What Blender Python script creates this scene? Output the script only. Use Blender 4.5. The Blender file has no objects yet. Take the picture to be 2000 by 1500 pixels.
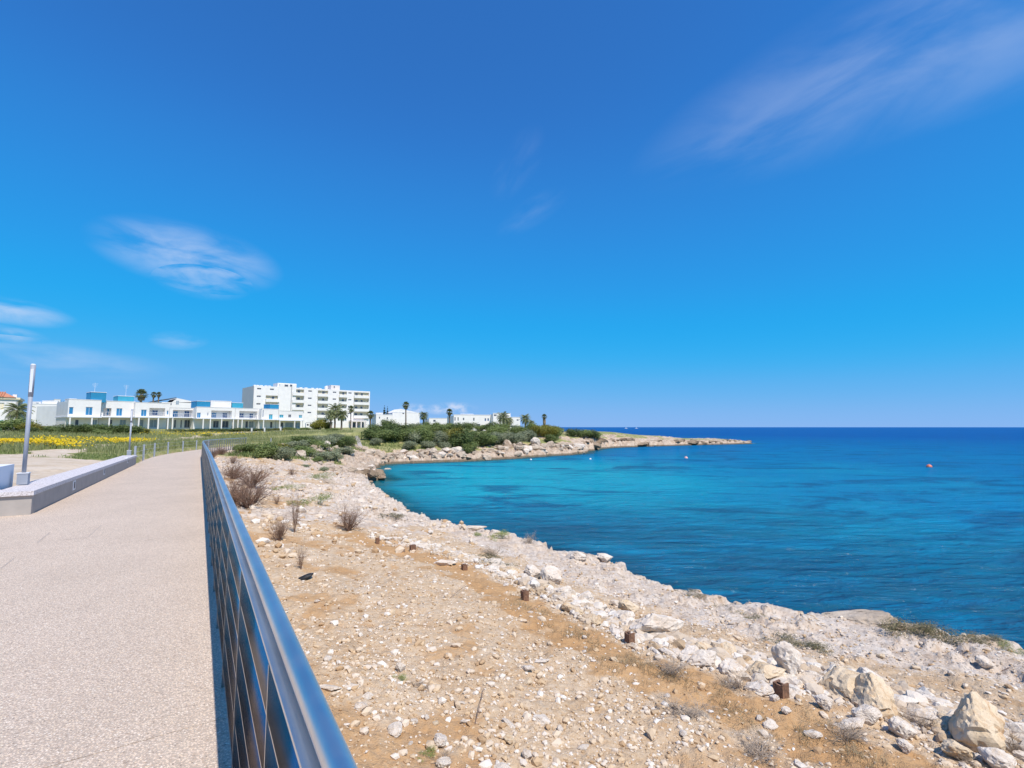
import bpy, math, random
import numpy as np
from mathutils import Vector, Matrix
R = math.radians
scene = bpy.context.scene
COL = scene.collection

# ------------------------------------------------------------------ camera
F, CX, CY, HC = 950.0, 1000.0, 750.0, 1.75
PITCH = math.atan(84.0 / F)
cam = bpy.data.cameras.new('camera')
cam.sensor_width = 36.0
cam.lens = 36.0 * F / 2000.0
cam.clip_start, cam.clip_end = 0.05, 30000
camo = bpy.data.objects.new('camera', cam)
camo.location = (0, 0, HC)
camo.rotation_euler = (math.pi / 2 + PITCH, 0, 0)
COL.objects.link(camo)
scene.camera = camo

# ------------------------------------------------------------------ light
TH = R(32.65)                                   # heading of the promenade, left of the view axis
Ux, Uy = -math.sin(TH), math.cos(TH)            # along the promenade
Vx, Vy = math.cos(TH), math.sin(TH)             # across it, towards the sea
SUN_EL = R(57)
sdx, sdy = 0.595, -0.804
sun = bpy.data.lights.new('sun', 'SUN')
sun.energy = 3.9
sun.angle = R(0.53)
sun.color = (1.0, 0.93, 0.83)
suno = bpy.data.objects.new('sun', sun)
sv = Vector((sdx * math.cos(SUN_EL), sdy * math.cos(SUN_EL), math.sin(SUN_EL)))
suno.rotation_euler = sv.to_track_quat('Z', 'Y').to_euler()
COL.objects.link(suno)

world = bpy.data.worlds.new('World')
scene.world = world
world.use_nodes = True
wt = world.node_tree
for n in list(wt.nodes):
    wt.nodes.remove(n)


def N(nt, typ, **kw):
    n = nt.nodes.new(typ)
    for k, v in kw.items():
        if k == 'inp':
            for a, b in v.items():
                n.inputs[a].default_value = b
        else:
            setattr(n, k, v)
    return n


def L(nt, a, b):
    nt.links.new(a, b)


def px_dir(px, py):
    x, y = (px - CX) / F, (CY - py) / F
    return Vector((x, math.cos(PITCH) - y * math.sin(PITCH), math.sin(PITCH) + y * math.cos(PITCH)))


sky = N(wt, 'ShaderNodeTexSky')
sky.sky_type = 'NISHITA'
sky.sun_disc = False
sky.sun_elevation = SUN_EL
sky.sun_rotation = math.atan2(sdx, sdy)
sky.air_density = 0.7
sky.dust_density = 0.0
sky.ozone_density = 6.0
SKY_STR = 0.1
# photographic grading of the clear sky: per-channel curves over the sky texture
dn_ = N(wt, 'ShaderNodeVectorMath', operation='SCALE', inp={'Scale': 0.1})
L(wt, sky.outputs[0], dn_.inputs[0])
cv_ = N(wt, 'ShaderNodeRGBCurve')
for ci, pts in enumerate(([(0, 0.012), (0.047, 0.023), (0.1, 0.020), (0.151, 0.020), (0.297, 0.095), (0.515, 0.170), (1, 0.20)],
                          [(0, 0.05), (0.091, 0.122), (0.133, 0.185), (0.192, 0.245), (0.281, 0.305), (0.498, 0.345), (1, 0.365)],
                          [(0, 0.10), (0.205, 0.40), (0.286, 0.53), (0.393, 0.615), (0.532, 0.665), (0.753, 0.665), (1, 0.66)])):
    cvv = cv_.mapping.curves[ci]
    while len(cvv.points) < len(pts):
        cvv.points.new(0.5, 0.5)
    for q_, (u_, v_) in zip(cvv.points, pts):
        q_.location = (u_, v_)
cv_.mapping.update()
L(wt, dn_.outputs[0], cv_.inputs['Color'])
up_ = N(wt, 'ShaderNodeVectorMath', operation='SCALE', inp={'Scale': 10.0})
L(wt, cv_.outputs[0], up_.inputs[0])
tc = N(wt, 'ShaderNodeTexCoord')


def wmath(op, a, b=None, clamp=False):
    n = N(wt, 'ShaderNodeMath', operation=op, use_clamp=clamp)
    for i, q in enumerate((a, b)):
        if q is None:
            continue
        if isinstance(q, (int, float)):
            n.inputs[i].default_value = q
        else:
            L(wt, q, n.inputs[i])
    return n.outputs[0]


def wdot(vec):
    n = N(wt, 'ShaderNodeVectorMath', operation='DOT_PRODUCT')
    L(wt, tc.outputs['Generated'], n.inputs[0])
    n.inputs[1].default_value = vec
    return n.outputs['Value']


# wisps of cloud: (direction, tilt, half sizes in radians, strength, streak stretch, grain); one noise serves them all
sum_u, sum_v, sum_m = None, None, None
for i, (px, py, angd, a, b, strength, stretch, scale) in enumerate([
        (1850, 75, 2, 0.50, 0.12, 0.20, 3.0, 3.6), (375, 500, -4, 0.145, 0.058, 0.42, 3.0, 8.0), (400, 553, 0, 0.075, 0.03, 0.22, 2.6, 11.0),
        (0, 605, -3, 0.085, 0.022, 0.50, 3.5, 11.0), (-10, 648, -4, 0.06, 0.014, 0.48, 3.0, 12.0), (70, 700, -2, 0.18, 0.030, 0.24, 4.0, 8.0),
        (350, 665, 3, 0.045, 0.018, 0.20, 3.0, 14.0), (1040, 415, 30, 0.085, 0.03, 0.07, 3.5, 9.0), (1010, 320, 55, 0.08, 0.04, 0.05, 3.0, 9.0),
        (880, 798, 2, 0.060, 0.015, 0.85, 1.4, 42.0), (808, 800, 2, 0.032, 0.015, 0.80, 1.4, 42.0)]):
    c = px_dir(px, py).normalized()
    ex = c.cross(Vector((0, 0, 1))).normalized()
    ey = ex.cross(c).normalized()
    ca, sa = math.cos(R(angd)), math.sin(R(angd))
    e1, e2 = ex * ca + ey * sa, ey * ca - ex * sa
    dc = wmath('MAXIMUM', wdot(c), 0.05)
    p, q = wmath('DIVIDE', wdot(e1), dc), wmath('DIVIDE', wdot(e2), dc)
    pn, qn = wmath('DIVIDE', p, a), wmath('DIVIDE', q, b)
    fall = wmath('SUBTRACT', 1.0, wmath('ADD', wmath('MULTIPLY', pn, pn), wmath('MULTIPLY', qn, qn)), clamp=True)
    fall = wmath('MULTIPLY', fall, wmath('GREATER_THAN', wdot(c), 0.1))
    ins = wmath('GREATER_THAN', fall, 0.0)
    u_ = wmath('MULTIPLY', wmath('ADD', wmath('MULTIPLY', p, scale), 7.3 * i), ins)
    v_ = wmath('MULTIPLY', wmath('MULTIPLY', q, scale * stretch), ins)
    m_ = wmath('MULTIPLY', wmath('POWER', fall, 1.4), strength)
    sum_u = u_ if sum_u is None else wmath('ADD', sum_u, u_)
    sum_v = v_ if sum_v is None else wmath('ADD', sum_v, v_)
    sum_m = m_ if sum_m is None else wmath('MAXIMUM', sum_m, m_)
cb = N(wt, 'ShaderNodeCombineXYZ')
L(wt, sum_u, cb.inputs[0])
L(wt, sum_v, cb.inputs[1])
nz = N(wt, 'ShaderNodeTexNoise', inp={'Scale': 1.0, 'Detail': 6.0, 'Roughness': 0.55, 'Distortion': 0.45})
L(wt, cb.outputs[0], nz.inputs['Vector'])
mr = N(wt, 'ShaderNodeMapRange', interpolation_type='SMOOTHSTEP', inp={'From Min': 0.30, 'From Max': 0.72})
L(wt, nz.outputs[0], mr.inputs['Value'])
cm_ = N(wt, 'ShaderNodeMix', data_type='RGBA')
L(wt, wmath('MULTIPLY', wmath('MULTIPLY', mr.outputs[0], sum_m), 1.35, clamp=True), cm_.inputs[0])
L(wt, up_.outputs[0], cm_.inputs[6])
cm_.inputs[7].default_value = (5.0, 5.7, 7.2, 1)
bg = N(wt, 'ShaderNodeBackground', inp={'Strength': SKY_STR})
L(wt, cm_.outputs[2], bg.inputs[0])
wo = N(wt, 'ShaderNodeOutputWorld')
L(wt, bg.outputs[0], wo.inputs[0])

scene.view_settings.view_transform = 'Standard'
scene.view_settings.look = 'None'
scene.view_settings.exposure = 0.40
scene.view_settings.gamma = 1.0
scene.view_settings.use_curve_mapping = False

# ------------------------------------------------------------------ helpers
rng = np.random.default_rng(7)
random.seed(7)


def unproj(px, py, z):
    d = px_dir(px, py)
    k = (z - HC) / d.z
    return d.x * k, d.y * k


def W(px, Y):
    return (px - CX) / F * Y, Y


_perm = np.random.default_rng(3).permutation(256)
_perm = np.concatenate([_perm, _perm, _perm])
_grad = np.array([(math.cos(a), math.sin(a)) for a in np.linspace(0, 2 * math.pi, 17)[:16]])


def perlin(x, y):
    xi, yi = np.floor(x).astype(int), np.floor(y).astype(int)
    xf, yf = x - xi, y - yi
    xi &= 255
    yi &= 255
    u, v = xf * xf * xf * (xf * (xf * 6 - 15) + 10), yf * yf * yf * (yf * (yf * 6 - 15) + 10)

    def g(ix, iy, fx, fy):
        gr = _grad[_perm[_perm[ix] + iy] & 15]
        return gr[..., 0] * fx + gr[..., 1] * fy
    a = g(xi, yi, xf, yf)
    b = g(xi + 1, yi, xf - 1, yf)
    c = g(xi, yi + 1, xf, yf - 1)
    d = g(xi + 1, yi + 1, xf - 1, yf - 1)
    return (a * (1 - u) + b * u) * (1 - v) + (c * (1 - u) + d * u) * v * 1.0


def fbm(x, y, octv=4, gain=0.5):
    s, amp, f = 0.0, 1.0, 1.0
    for i in range(octv):
        s = s + amp * perlin(x * f + 17.3 * i, y * f - 9.1 * i)
        amp *= gain
        f *= 2.03
    return s * 1.4


def np_mesh(name, verts, faces, mats=(), smooth=False, attrs=None, mat_idx=None):
    """fast mesh from numpy arrays; faces (M,k) all of the same size"""
    me = bpy.data.meshes.new(name)
    verts = np.ascontiguousarray(verts, dtype=np.float32)
    faces = np.ascontiguousarray(faces, dtype=np.int32)
    k = faces.shape[1]
    me.vertices.add(len(verts))
    me.vertices.foreach_set('co', verts.ravel())
    me.loops.add(faces.size)
    me.loops.foreach_set('vertex_index', faces.ravel())
    me.polygons.add(len(faces))
    me.polygons.foreach_set('loop_start', np.arange(0, faces.size, k, dtype=np.int32))
    if mat_idx is not None:
        me.polygons.foreach_set('material_index', np.ascontiguousarray(mat_idx, dtype=np.int32))
    me.polygons.foreach_set('use_smooth', np.full(len(faces), smooth, dtype=bool))
    for m in mats:
        me.materials.append(m)
    if attrs:
        for an, av in attrs.items():
            at = me.attributes.new(an, 'FLOAT', 'POINT')
            at.data.foreach_set('value', np.ascontiguousarray(av, dtype=np.float32))
    me.update(calc_edges=True)
    return me


class MB:
    """collects boxes, bars and tubes; build() links them as one mesh object"""
    def __init__(self):
        self.v, self.f = [], []

    def add(self, vs, fs):
        o = len(self.v)
        self.v += [tuple(p) for p in vs]
        self.f += [tuple(i + o for i in q) for q in fs]
        return self

    def box(self, x0, x1, y0, y1, z0, z1):
        vs = [(x0, y0, z0), (x1, y0, z0), (x1, y1, z0), (x0, y1, z0), (x0, y0, z1), (x1, y0, z1), (x1, y1, z1), (x0, y1, z1)]
        return self.add(vs, [(0, 3, 2, 1), (4, 5, 6, 7), (0, 1, 5, 4), (1, 2, 6, 5), (2, 3, 7, 6), (3, 0, 4, 7)])

    def bar(self, p0, p1, r0, r1=None, n=6, caps=True):
        p0, p1 = Vector(p0), Vector(p1)
        r1 = r0 if r1 is None else r1
        d = (p1 - p0).normalized()
        a = d.orthogonal().normalized()
        b = d.cross(a)
        vs = []
        for p, r in ((p0, r0), (p1, r1)):
            for i in range(n):
                t = 2 * math.pi * i / n
                vs.append(p + a * (r * math.cos(t)) + b * (r * math.sin(t)))
        fs = [(i, (i + 1) % n, n + (i + 1) % n, n + i) for i in range(n)]
        if caps:
            fs += [tuple(range(n - 1, -1, -1)), tuple(range(n, 2 * n))]
        return self.add(vs, fs)

    def mesh(self, name, mat, smooth=False):
        me = bpy.data.meshes.new(name)
        me.from_pydata(self.v, [], self.f)
        if mat:
            me.materials.append(mat)
        if smooth:
            me.polygons.foreach_set('use_smooth', [True] * len(me.polygons))
        me.update()
        return me

    def build(self, name, mat, parent=None, smooth=False):
        return obj(name, self.mesh(name, mat, smooth), parent)


def obj(name, me, parent=None, loc=None):
    o = bpy.data.objects.new(name, me)
    COL.objects.link(o)
    if parent is not None:
        o.parent = parent
    if loc is not None:
        o.location = loc
    return o


def tag(o, label=None, cat=None, group=None, kind=None):
    if label:
        o['label'] = label
    if cat:
        o['category'] = cat
    if group:
        o['group'] = group
    if kind:
        o['kind'] = kind
    return o


def empty(name, loc, rz=0.0, label=None, cat=None, group=None):
    o = bpy.data.objects.new(name, None)
    o.location = loc
    o.rotation_euler = (0, 0, rz)
    o.empty_display_size = 0.2
    COL.objects.link(o)
    return tag(o, label, cat, group)


ORD = ['leftmost', 'second from the left', 'third from the left', 'fourth from the left', 'fifth from the left', 'sixth from the left',
       'seventh from the left', 'eighth from the left', 'ninth from the left', 'tenth from the left', 'eleventh from the left',
       'twelfth from the left', 'thirteenth from the left', 'fourteenth from the left', 'fifteenth from the left',
       'sixteenth from the left', 'seventeenth from the left', 'eighteenth from the left', 'nineteenth from the left',
       'twentieth from the left', 'twenty-first from the left', 'twenty-second from the left', 'twenty-third from the left',
       'twenty-fourth from the left', 'twenty-fifth from the left', 'twenty-sixth from the left', 'twenty-seventh from the left',
       'twenty-eighth from the left', 'twenty-ninth from the left', 'thirtieth from the left']


def ordinal(i):
    low = ['first', 'second', 'third', 'fourth', 'fifth', 'sixth', 'seventh', 'eighth', 'ninth', 'tenth', 'eleventh', 'twelfth', 'thirteenth', 'fourteenth', 'fifteenth', 'sixteenth', 'seventeenth',
           'eighteenth', 'nineteenth']
    if i < 19:
        return low[i]
    t_, u_ = divmod(i + 1, 10)
    ten = ['', '', 'twent', 'thirt', 'fort', 'fift', 'sixt', 'sevent', 'eight', 'ninet'][t_]
    return ten + 'ieth' if u_ == 0 else ten + 'y-' + low[u_ - 1]


# ------------------------------------------------------------------ materials
def mat_new(name):
    m = bpy.data.materials.new(name)
    m.use_nodes = True
    nt = m.node_tree
    b = nt.nodes['Principled BSDF']
    return m, nt, b


def ramp(nt, fac, stops):
    r = N(nt, 'ShaderNodeValToRGB')
    el = r.color_ramp.elements
    while len(el) < len(stops):
        el.new(0.5)
    for e, (p, c) in zip(el, stops):
        e.position = p
        e.color = (*c, 1) if len(c) == 3 else c
    L(nt, fac, r.inputs[0])
    return r.outputs[0]


def noise(nt, vec, scale, detail=4.0, rough=0.55, dist=0.0):
    n = N(nt, 'ShaderNodeTexNoise', inp={'Scale': scale, 'Detail': detail, 'Roughness': rough, 'Distortion': dist})
    if vec is not None:
        L(nt, vec, n.inputs['Vector'])
    return n.outputs[0]


def mixc(nt, fac, a, b, blend='MIX'):
    m = N(nt, 'ShaderNodeMix', data_type='RGBA', blend_type=blend)
    for i, q in ((0, fac), (6, a), (7, b)):
        if isinstance(q, (int, float)):
            m.inputs[i].default_value = q
        elif isinstance(q, tuple):
            m.inputs[i].default_value = (*q, 1)
        else:
            L(nt, q, m.inputs[i])
    return m.outputs[2]


def mth(nt, op, a, b=None, clamp=False):
    n = N(nt, 'ShaderNodeMath', operation=op, use_clamp=clamp)
    for i, q in enumerate((a, b)):
        if q is None:
            continue
        if isinstance(q, (int, float)):
            n.inputs[i].default_value = q
        else:
            L(nt, q, n.inputs[i])
    return n.outputs[0]


def sstep(nt, v, lo, hi):
    m = N(nt, 'ShaderNodeMapRange', interpolation_type='SMOOTHSTEP', inp={'From Min': lo, 'From Max': hi})
    L(nt, v, m.inputs['Value'])
    return m.outputs[0]


def bump(nt, b, h, strength, dist):
    n = N(nt, 'ShaderNodeBump', inp={'Strength': strength, 'Distance': dist})
    L(nt, h, n.inputs['Height'])
    L(nt, n.outputs[0], b.inputs['Normal'])
    return n


def simple(name, col, rough=0.7, metal=0.0, var=0.12, scale=6.0, bmp=0.0, spec=0.5):
    m, nt, b = mat_new(name)
    tcn = N(nt, 'ShaderNodeTexCoord')
    f = noise(nt, tcn.outputs['Object'], scale, 5.0, 0.6)
    lo = tuple(c * (1 - var) for c in col)
    hi = tuple(min(1, c * (1 + var)) for c in col)
    L(nt, ramp(nt, f, [(0.3, lo), (0.7, hi)]), b.inputs['Base Color'])
    b.inputs['Roughness'].default_value = rough
    b.inputs['Metallic'].default_value = metal
    b.inputs['Specular IOR Level'].default_value = spec
    if bmp:
        bump(nt, b, noise(nt, tcn.outputs['Object'], scale * 8, 4.0), 0.5, bmp)
    return m


def geo_pos(nt):
    return N(nt, 'ShaderNodeNewGeometry').outputs['Position']


M = {}
M['white'] = simple('white_render', (0.80, 0.77, 0.75), 0.8, var=0.06, scale=0.7)
M['whiteb'] = simple('white_render_bluish', (0.74, 0.75, 0.80), 0.8, var=0.05, scale=0.7)
M['cream'] = simple('cream_render', (0.80, 0.70, 0.50), 0.85, var=0.05, scale=0.6)
M['pinkwall'] = simple('pale_pink_render', (0.76, 0.68, 0.66), 0.85, var=0.05, scale=0.5)
M['blue'] = simple('blue_shutter_paint', (0.025, 0.20, 0.42), 0.5, var=0.15, scale=3)
M['blue2'] = simple('dark_blue_shutter_paint', (0.015, 0.085, 0.24), 0.5, var=0.15, scale=3)
M['bluewall'] = simple('blue_wall_paint', (0.015, 0.23, 0.43), 0.7, var=0.10, scale=0.8)
M['teal'] = simple('turquoise_wall_paint', (0.04, 0.34, 0.48), 0.7, var=0.10, scale=0.8)
M['glass'] = simple('window_glass', (0.09, 0.10, 0.13), 0.12, var=0.2, scale=1.0)
M['glassl'] = simple('pale_window_glass', (0.30, 0.36, 0.42), 0.15, var=0.2, scale=1.0)
M['frame'] = simple('white_frame', (0.72, 0.72, 0.74), 0.5, var=0.04)
M['grey'] = simple('grey_concrete', (0.38, 0.38, 0.39), 0.85, var=0.12, scale=1.5)
M['roof'] = simple('terracotta_tiles', (0.52, 0.22, 0.12), 0.8, var=0.2, scale=4)
M['slate'] = simple('dark_roof_edge', (0.10, 0.12, 0.15), 0.7)
M['lamp'] = simple('grey_lamp_paint', (0.31, 0.335, 0.39), 0.5, var=0.05, scale=5)
M['lampglass'] = simple('frosted_diffuser', (0.70, 0.72, 0.76), 0.4, var=0.03)
M['rust'] = simple('rusty_iron', (0.19, 0.10, 0.06), 0.9, var=0.55, scale=25, bmp=0.004)
M['black'] = simple('black_rubber', (0.012, 0.012, 0.014), 0.6, var=0.4, scale=20, bmp=0.004)
M['orange'] = simple('orange_buoy', (0.80, 0.20, 0.10), 0.45, var=0.08)
M['pink'] = simple('faded_pink_buoy', (0.80, 0.42, 0.38), 0.45, var=0.08)
M['boat'] = simple('white_boat_paint', (0.80, 0.80, 0.80), 0.4, var=0.05)
M['trunk'] = simple('grey_brown_bark', (0.20, 0.15, 0.11), 0.95, var=0.35, scale=6, bmp=0.02)
M['twig'] = simple('dry_brown_twigs', (0.215, 0.13, 0.09), 0.95, var=0.35, scale=9)
M['twig2'] = simple('pale_dry_twigs', (0.36, 0.28, 0.21), 0.95, var=0.3, scale=9)
M['skirt'] = simple('dead_palm_fronds', (0.36, 0.26, 0.15), 0.95, var=0.25, scale=3)
M['mortar'] = simple('brown_grey_mortar', (0.40, 0.34, 0.30), 0.95)
M['screen'] = simple('green_garden_screen', (0.06, 0.28, 0.22), 0.8, var=0.1, scale=2)


def leaf_mat(name, dark, light, scale=1.2):
    m, nt, b = mat_new(name)
    g = N(nt, 'ShaderNodeNewGeometry')
    oi = N(nt, 'ShaderNodeObjectInfo')
    f = noise(nt, g.outputs['Position'], scale, 3.0)
    c = ramp(nt, mth(nt, 'ADD', mth(nt, 'MULTIPLY', f, 0.75), mth(nt, 'MULTIPLY', g.outputs['Random Per Island'], 0.3)), [(0.3, dark), (0.75, light)])
    h = N(nt, 'ShaderNodeHueSaturation')
    L(nt, mth(nt, 'ADD', 0.85, mth(nt, 'MULTIPLY', oi.outputs['Random'], 0.3)), h.inputs['Value'])
    L(nt, c, h.inputs['Color'])
    L(nt, h.outputs[0], b.inputs['Base Color'])
    b.inputs['Roughness'].default_value = 0.6
    b.inputs['Specular IOR Level'].default_value = 0.25
    tr = N(nt, 'ShaderNodeBsdfTranslucent')
    L(nt, h.outputs[0], tr.inputs[0])
    mx = N(nt, 'ShaderNodeMixShader', inp={0: 0.25})
    L(nt, b.outputs[0], mx.inputs[1])
    L(nt, tr.outputs[0], mx.inputs[2])
    L(nt, mx.outputs[0], nt.nodes['Material Output'].inputs[0])
    return m


M['leaf_dark'] = leaf_mat('dark_green_leaves', (0.075, 0.108, 0.034), (0.20, 0.255, 0.085))
M['leaf_mid'] = leaf_mat('green_leaves', (0.115, 0.155, 0.045), (0.29, 0.345, 0.12))
M['leaf_olive'] = leaf_mat('olive_yellow_leaves', (0.16, 0.155, 0.025), (0.36, 0.33, 0.07))
M['leaf_grey'] = leaf_mat('grey_green_leaves', (0.17, 0.195, 0.11), (0.38, 0.40, 0.25))
M['leaf_palm'] = leaf_mat('palm_leaves', (0.11, 0.135, 0.055), (0.30, 0.32, 0.15))
M['leaf_cypress'] = leaf_mat('cypress_leaves', (0.018, 0.040, 0.028), (0.045, 0.075, 0.045))
M['weed'] = leaf_mat('bright_weed_leaves', (0.17, 0.23, 0.05), (0.33, 0.38, 0.11), 3.0)
M['scrub'] = leaf_mat('dull_coastal_scrub', (0.13, 0.12, 0.06), (0.25, 0.22, 0.12), 3.0)
M['grass'] = leaf_mat('meadow_grass', (0.17, 0.20, 0.06), (0.40, 0.40, 0.19), 0.25)
M['flower'] = leaf_mat('yellow_flowers', (0.70, 0.48, 0.01), (0.95, 0.70, 0.02), 2.0)
M['drygrass'] = leaf_mat('dry_straw', (0.28, 0.20, 0.10), (0.50, 0.40, 0.25), 3.0)

# steel of the railing
m, nt, b = mat_new('brushed_stainless_steel')
p = geo_pos(nt)
f = noise(nt, p, 3.0, 4.0)
L(nt, ramp(nt, f, [(0.3, (0.66, 0.65, 0.64)), (0.7, (0.80, 0.78, 0.76))]), b.inputs['Base Color'])
b.inputs['Metallic'].default_value = 1.0
L(nt, ramp(nt, noise(nt, p, 9.0, 5.0), [(0.3, (0.36,) * 3), (0.7, (0.46,) * 3)]), b.inputs['Roughness'])
M['steel'] = m

m, nt, b = mat_new('polished_stainless_steel')
p = geo_pos(nt)
L(nt, ramp(nt, noise(nt, p, 3.0, 4.0), [(0.3, (0.36, 0.36, 0.37)), (0.7, (0.50, 0.49, 0.48))]), b.inputs['Base Color'])
b.inputs['Metallic'].default_value = 1.0
b.inputs['Roughness'].default_value = 0.16
M['steelp'] = m

# exposed-aggregate paving
m, nt, b = mat_new('exposed_aggregate')
p = geo_pos(nt)
vo = N(nt, 'ShaderNodeTexVoronoi', inp={'Scale': 88.0, 'Randomness': 1.0})
wp = N(nt, 'ShaderNodeVectorMath', operation='ADD')
L(nt, p, wp.inputs[0])
nn = N(nt, 'ShaderNodeTexNoise', inp={'Scale': 60.0, 'Detail': 2.0})
L(nt, p, nn.inputs['Vector'])
sc = N(nt, 'ShaderNodeVectorMath', operation='SCALE', inp={'Scale': 0.012})
L(nt, nn.outputs['Color'], sc.inputs[0])
L(nt, sc.outputs[0], wp.inputs[1])
L(nt, wp.outputs[0], vo.inputs['Vector'])
sepc = N(nt, 'ShaderNodeSeparateColor')
L(nt, vo.outputs['Color'], sepc.inputs[0])
peb = ramp(nt, sepc.outputs[0], [(0.0, (0.22, 0.18, 0.16)), (0.10, (0.42, 0.32, 0.25)), (0.30, (0.58, 0.46, 0.38)), (0.62, (0.70, 0.59, 0.51)), (0.85, (0.68, 0.54, 0.41)), (1.0, (0.78, 0.71, 0.65))])
edge = sstep(nt, vo.outputs['Distance'], 0.30, 0.62)
c1 = mixc(nt, edge, peb, (0.42, 0.35, 0.30))
pits = sstep(nt, noise(nt, p, 95.0, 2.0), 0.62, 0.72)
c1 = mixc(nt, mth(nt, 'MULTIPLY', pits, 0.75), c1, (0.16, 0.14, 0.13))
lg = noise(nt, p, 0.7, 5.0, 0.6)
c1 = mixc(nt, mth(nt, 'MULTIPLY', sstep(nt, noise(nt, p, 1.9, 6.0, 0.7, 0.6), 0.58, 0.75), 0.22), c1, (0.30, 0.26, 0.23))
c1 = mixc(nt, 1.0, c1, ramp(nt, lg, [(0.3, (1.02, 0.98, 0.91)), (0.7, (1.16, 1.12, 1.05))]), 'MULTIPLY')
L(nt, c1, b.inputs['Base Color'])
b.inputs['Roughness'].default_value = 0.85
bump(nt, b, mth(nt, 'SUBTRACT', mth(nt, 'SUBTRACT', 1.0, vo.outputs['Distance']), pits), 0.5, 0.006)
M['paving'] = m

# smooth concrete and terrazzo coping
M['concrete'] = simple('cast_concrete', (0.40, 0.355, 0.32), 0.8, var=0.10, scale=2.5, bmp=0.002)
m, nt, b = mat_new('terrazzo_coping')
p = geo_pos(nt)
vo = N(nt, 'ShaderNodeTexVoronoi', inp={'Scale': 55.0})
L(nt, p, vo.inputs['Vector'])
sepc = N(nt, 'ShaderNodeSeparateColor')
L(nt, vo.outputs['Color'], sepc.inputs[0])
L(nt, ramp(nt, sepc.outputs[0], [(0.0, (0.36, 0.32, 0.31)), (0.3, (0.58, 0.52, 0.51)), (1.0, (0.70, 0.66, 0.67))]), b.inputs['Base Color'])
b.inputs['Roughness'].default_value = 0.75
bump(nt, b, vo.outputs['Distance'], 0.3, 0.004)
M['coping'] = m


def stone_mat(name, a, bcol, stain, rough_bump=0.02, sc=1.0):
    m, nt, b = mat_new(name)
    tcn = N(nt, 'ShaderNodeTexCoord')
    oi = N(nt, 'ShaderNodeObjectInfo')
    o = N(nt, 'ShaderNodeVectorMath', operation='ADD')
    L(nt, tcn.outputs['Object'], o.inputs[0])
    L(nt, oi.outputs['Location'], o.inputs[1])
    v = o.outputs[0]
    f = noise(nt, v, 1.6 * sc, 6.0, 0.62, 0.4)
    c = ramp(nt, f, [(0.30, a), (0.62, bcol)])
    s = sstep(nt, noise(nt, v, 2.3 * sc, 6.0, 0.65, 0.8), 0.50, 0.68)
    c = mixc(nt, mth(nt, 'MULTIPLY', s, mth(nt, 'ADD', 0.25, mth(nt, 'MULTIPLY', oi.outputs['Random'], 0.65))), c, stain)
    pit = sstep(nt, noise(nt, v, 26.0 * sc, 3.0, 0.6), 0.60, 0.74)
    c = mixc(nt, mth(nt, 'MULTIPLY', pit, 0.45), c, tuple(q * 0.42 for q in stain))
    L(nt, c, b.inputs['Base Color'])
    b.inputs['Roughness'].default_value = 0.95
    b.inputs['Specular IOR Level'].default_value = 0.15
    h = mth(nt, 'ADD', noise(nt, v, 5.0 * sc, 8.0, 0.65), mth(nt, 'MULTIPLY', pit, -0.35))
    bump(nt, b, h, 0.75, rough_bump)
    return m


M['stone'] = stone_mat('pale_limestone', (0.56, 0.46, 0.37), (0.70, 0.62, 0.54), (0.48, 0.34, 0.21), 0.022, 1.6)
M['stoney'] = stone_mat('yellow_limestone', (0.54, 0.40, 0.25), (0.67, 0.54, 0.39), (0.46, 0.27, 0.13), 0.022, 1.6)
M['stonef'] = stone_mat('weathered_shore_rock', (0.38, 0.29, 0.21), (0.58, 0.48, 0.38), (0.25, 0.17, 0.11), 0.15, 0.45)
M['stoned'] = stone_mat('wet_brown_shore_rock', (0.20, 0.14, 0.09), (0.36, 0.27, 0.19), (0.10, 0.07, 0.05), 0.15, 0.5)

# pebbles: colour by island
m, nt, b = mat_new('loose_pebbles')
g = N(nt, 'ShaderNodeNewGeometry')
L(nt, ramp(nt, g.outputs['Random Per Island'], [(0.0, (0.42, 0.27, 0.15)), (0.25, (0.56, 0.41, 0.26)), (0.5, (0.62, 0.49, 0.355)), (0.8, (0.66, 0.56, 0.46)), (1.0, (0.74, 0.68, 0.61))]), b.inputs['Base Color'])
b.inputs['Roughness'].default_value = 0.95
b.inputs['Specular IOR Level'].default_value = 0.15
bump(nt, b, noise(nt, g.outputs['Position'], 60.0, 4.0), 0.5, 0.01)
M['pebble'] = m

m, nt, b = mat_new('white_broken_rock')
g = N(nt, 'ShaderNodeNewGeometry')
c = ramp(nt, g.outputs['Random Per Island'], [(0.0, (0.40, 0.28, 0.17)), (0.25, (0.53, 0.42, 0.31)), (0.55, (0.61, 0.52, 0.43)), (1.0, (0.70, 0.64, 0.57))])
pit = sstep(nt, noise(nt, g.outputs['Position'], 45.0, 4.0, 0.6), 0.55, 0.72)
L(nt, mixc(nt, mth(nt, 'MULTIPLY', pit, 0.4), c, (0.36, 0.26, 0.17)), b.inputs['Base Color'])
b.inputs['Roughness'].default_value = 0.95
b.inputs['Specular IOR Level'].default_value = 0.15
bump(nt, b, noise(nt, g.outputs['Position'], 30.0, 6.0, 0.65), 0.7, 0.02)
M['rubble'] = m

# ------------------------------------------------------------------ promenade line
SEA = -3.2


def path_z(t):
    return -0.0120 * max(0.0, t - 14.0)


RAIL_D, EDGE_R, EDGE_L = 0.245, 0.232, -2.75
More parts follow.
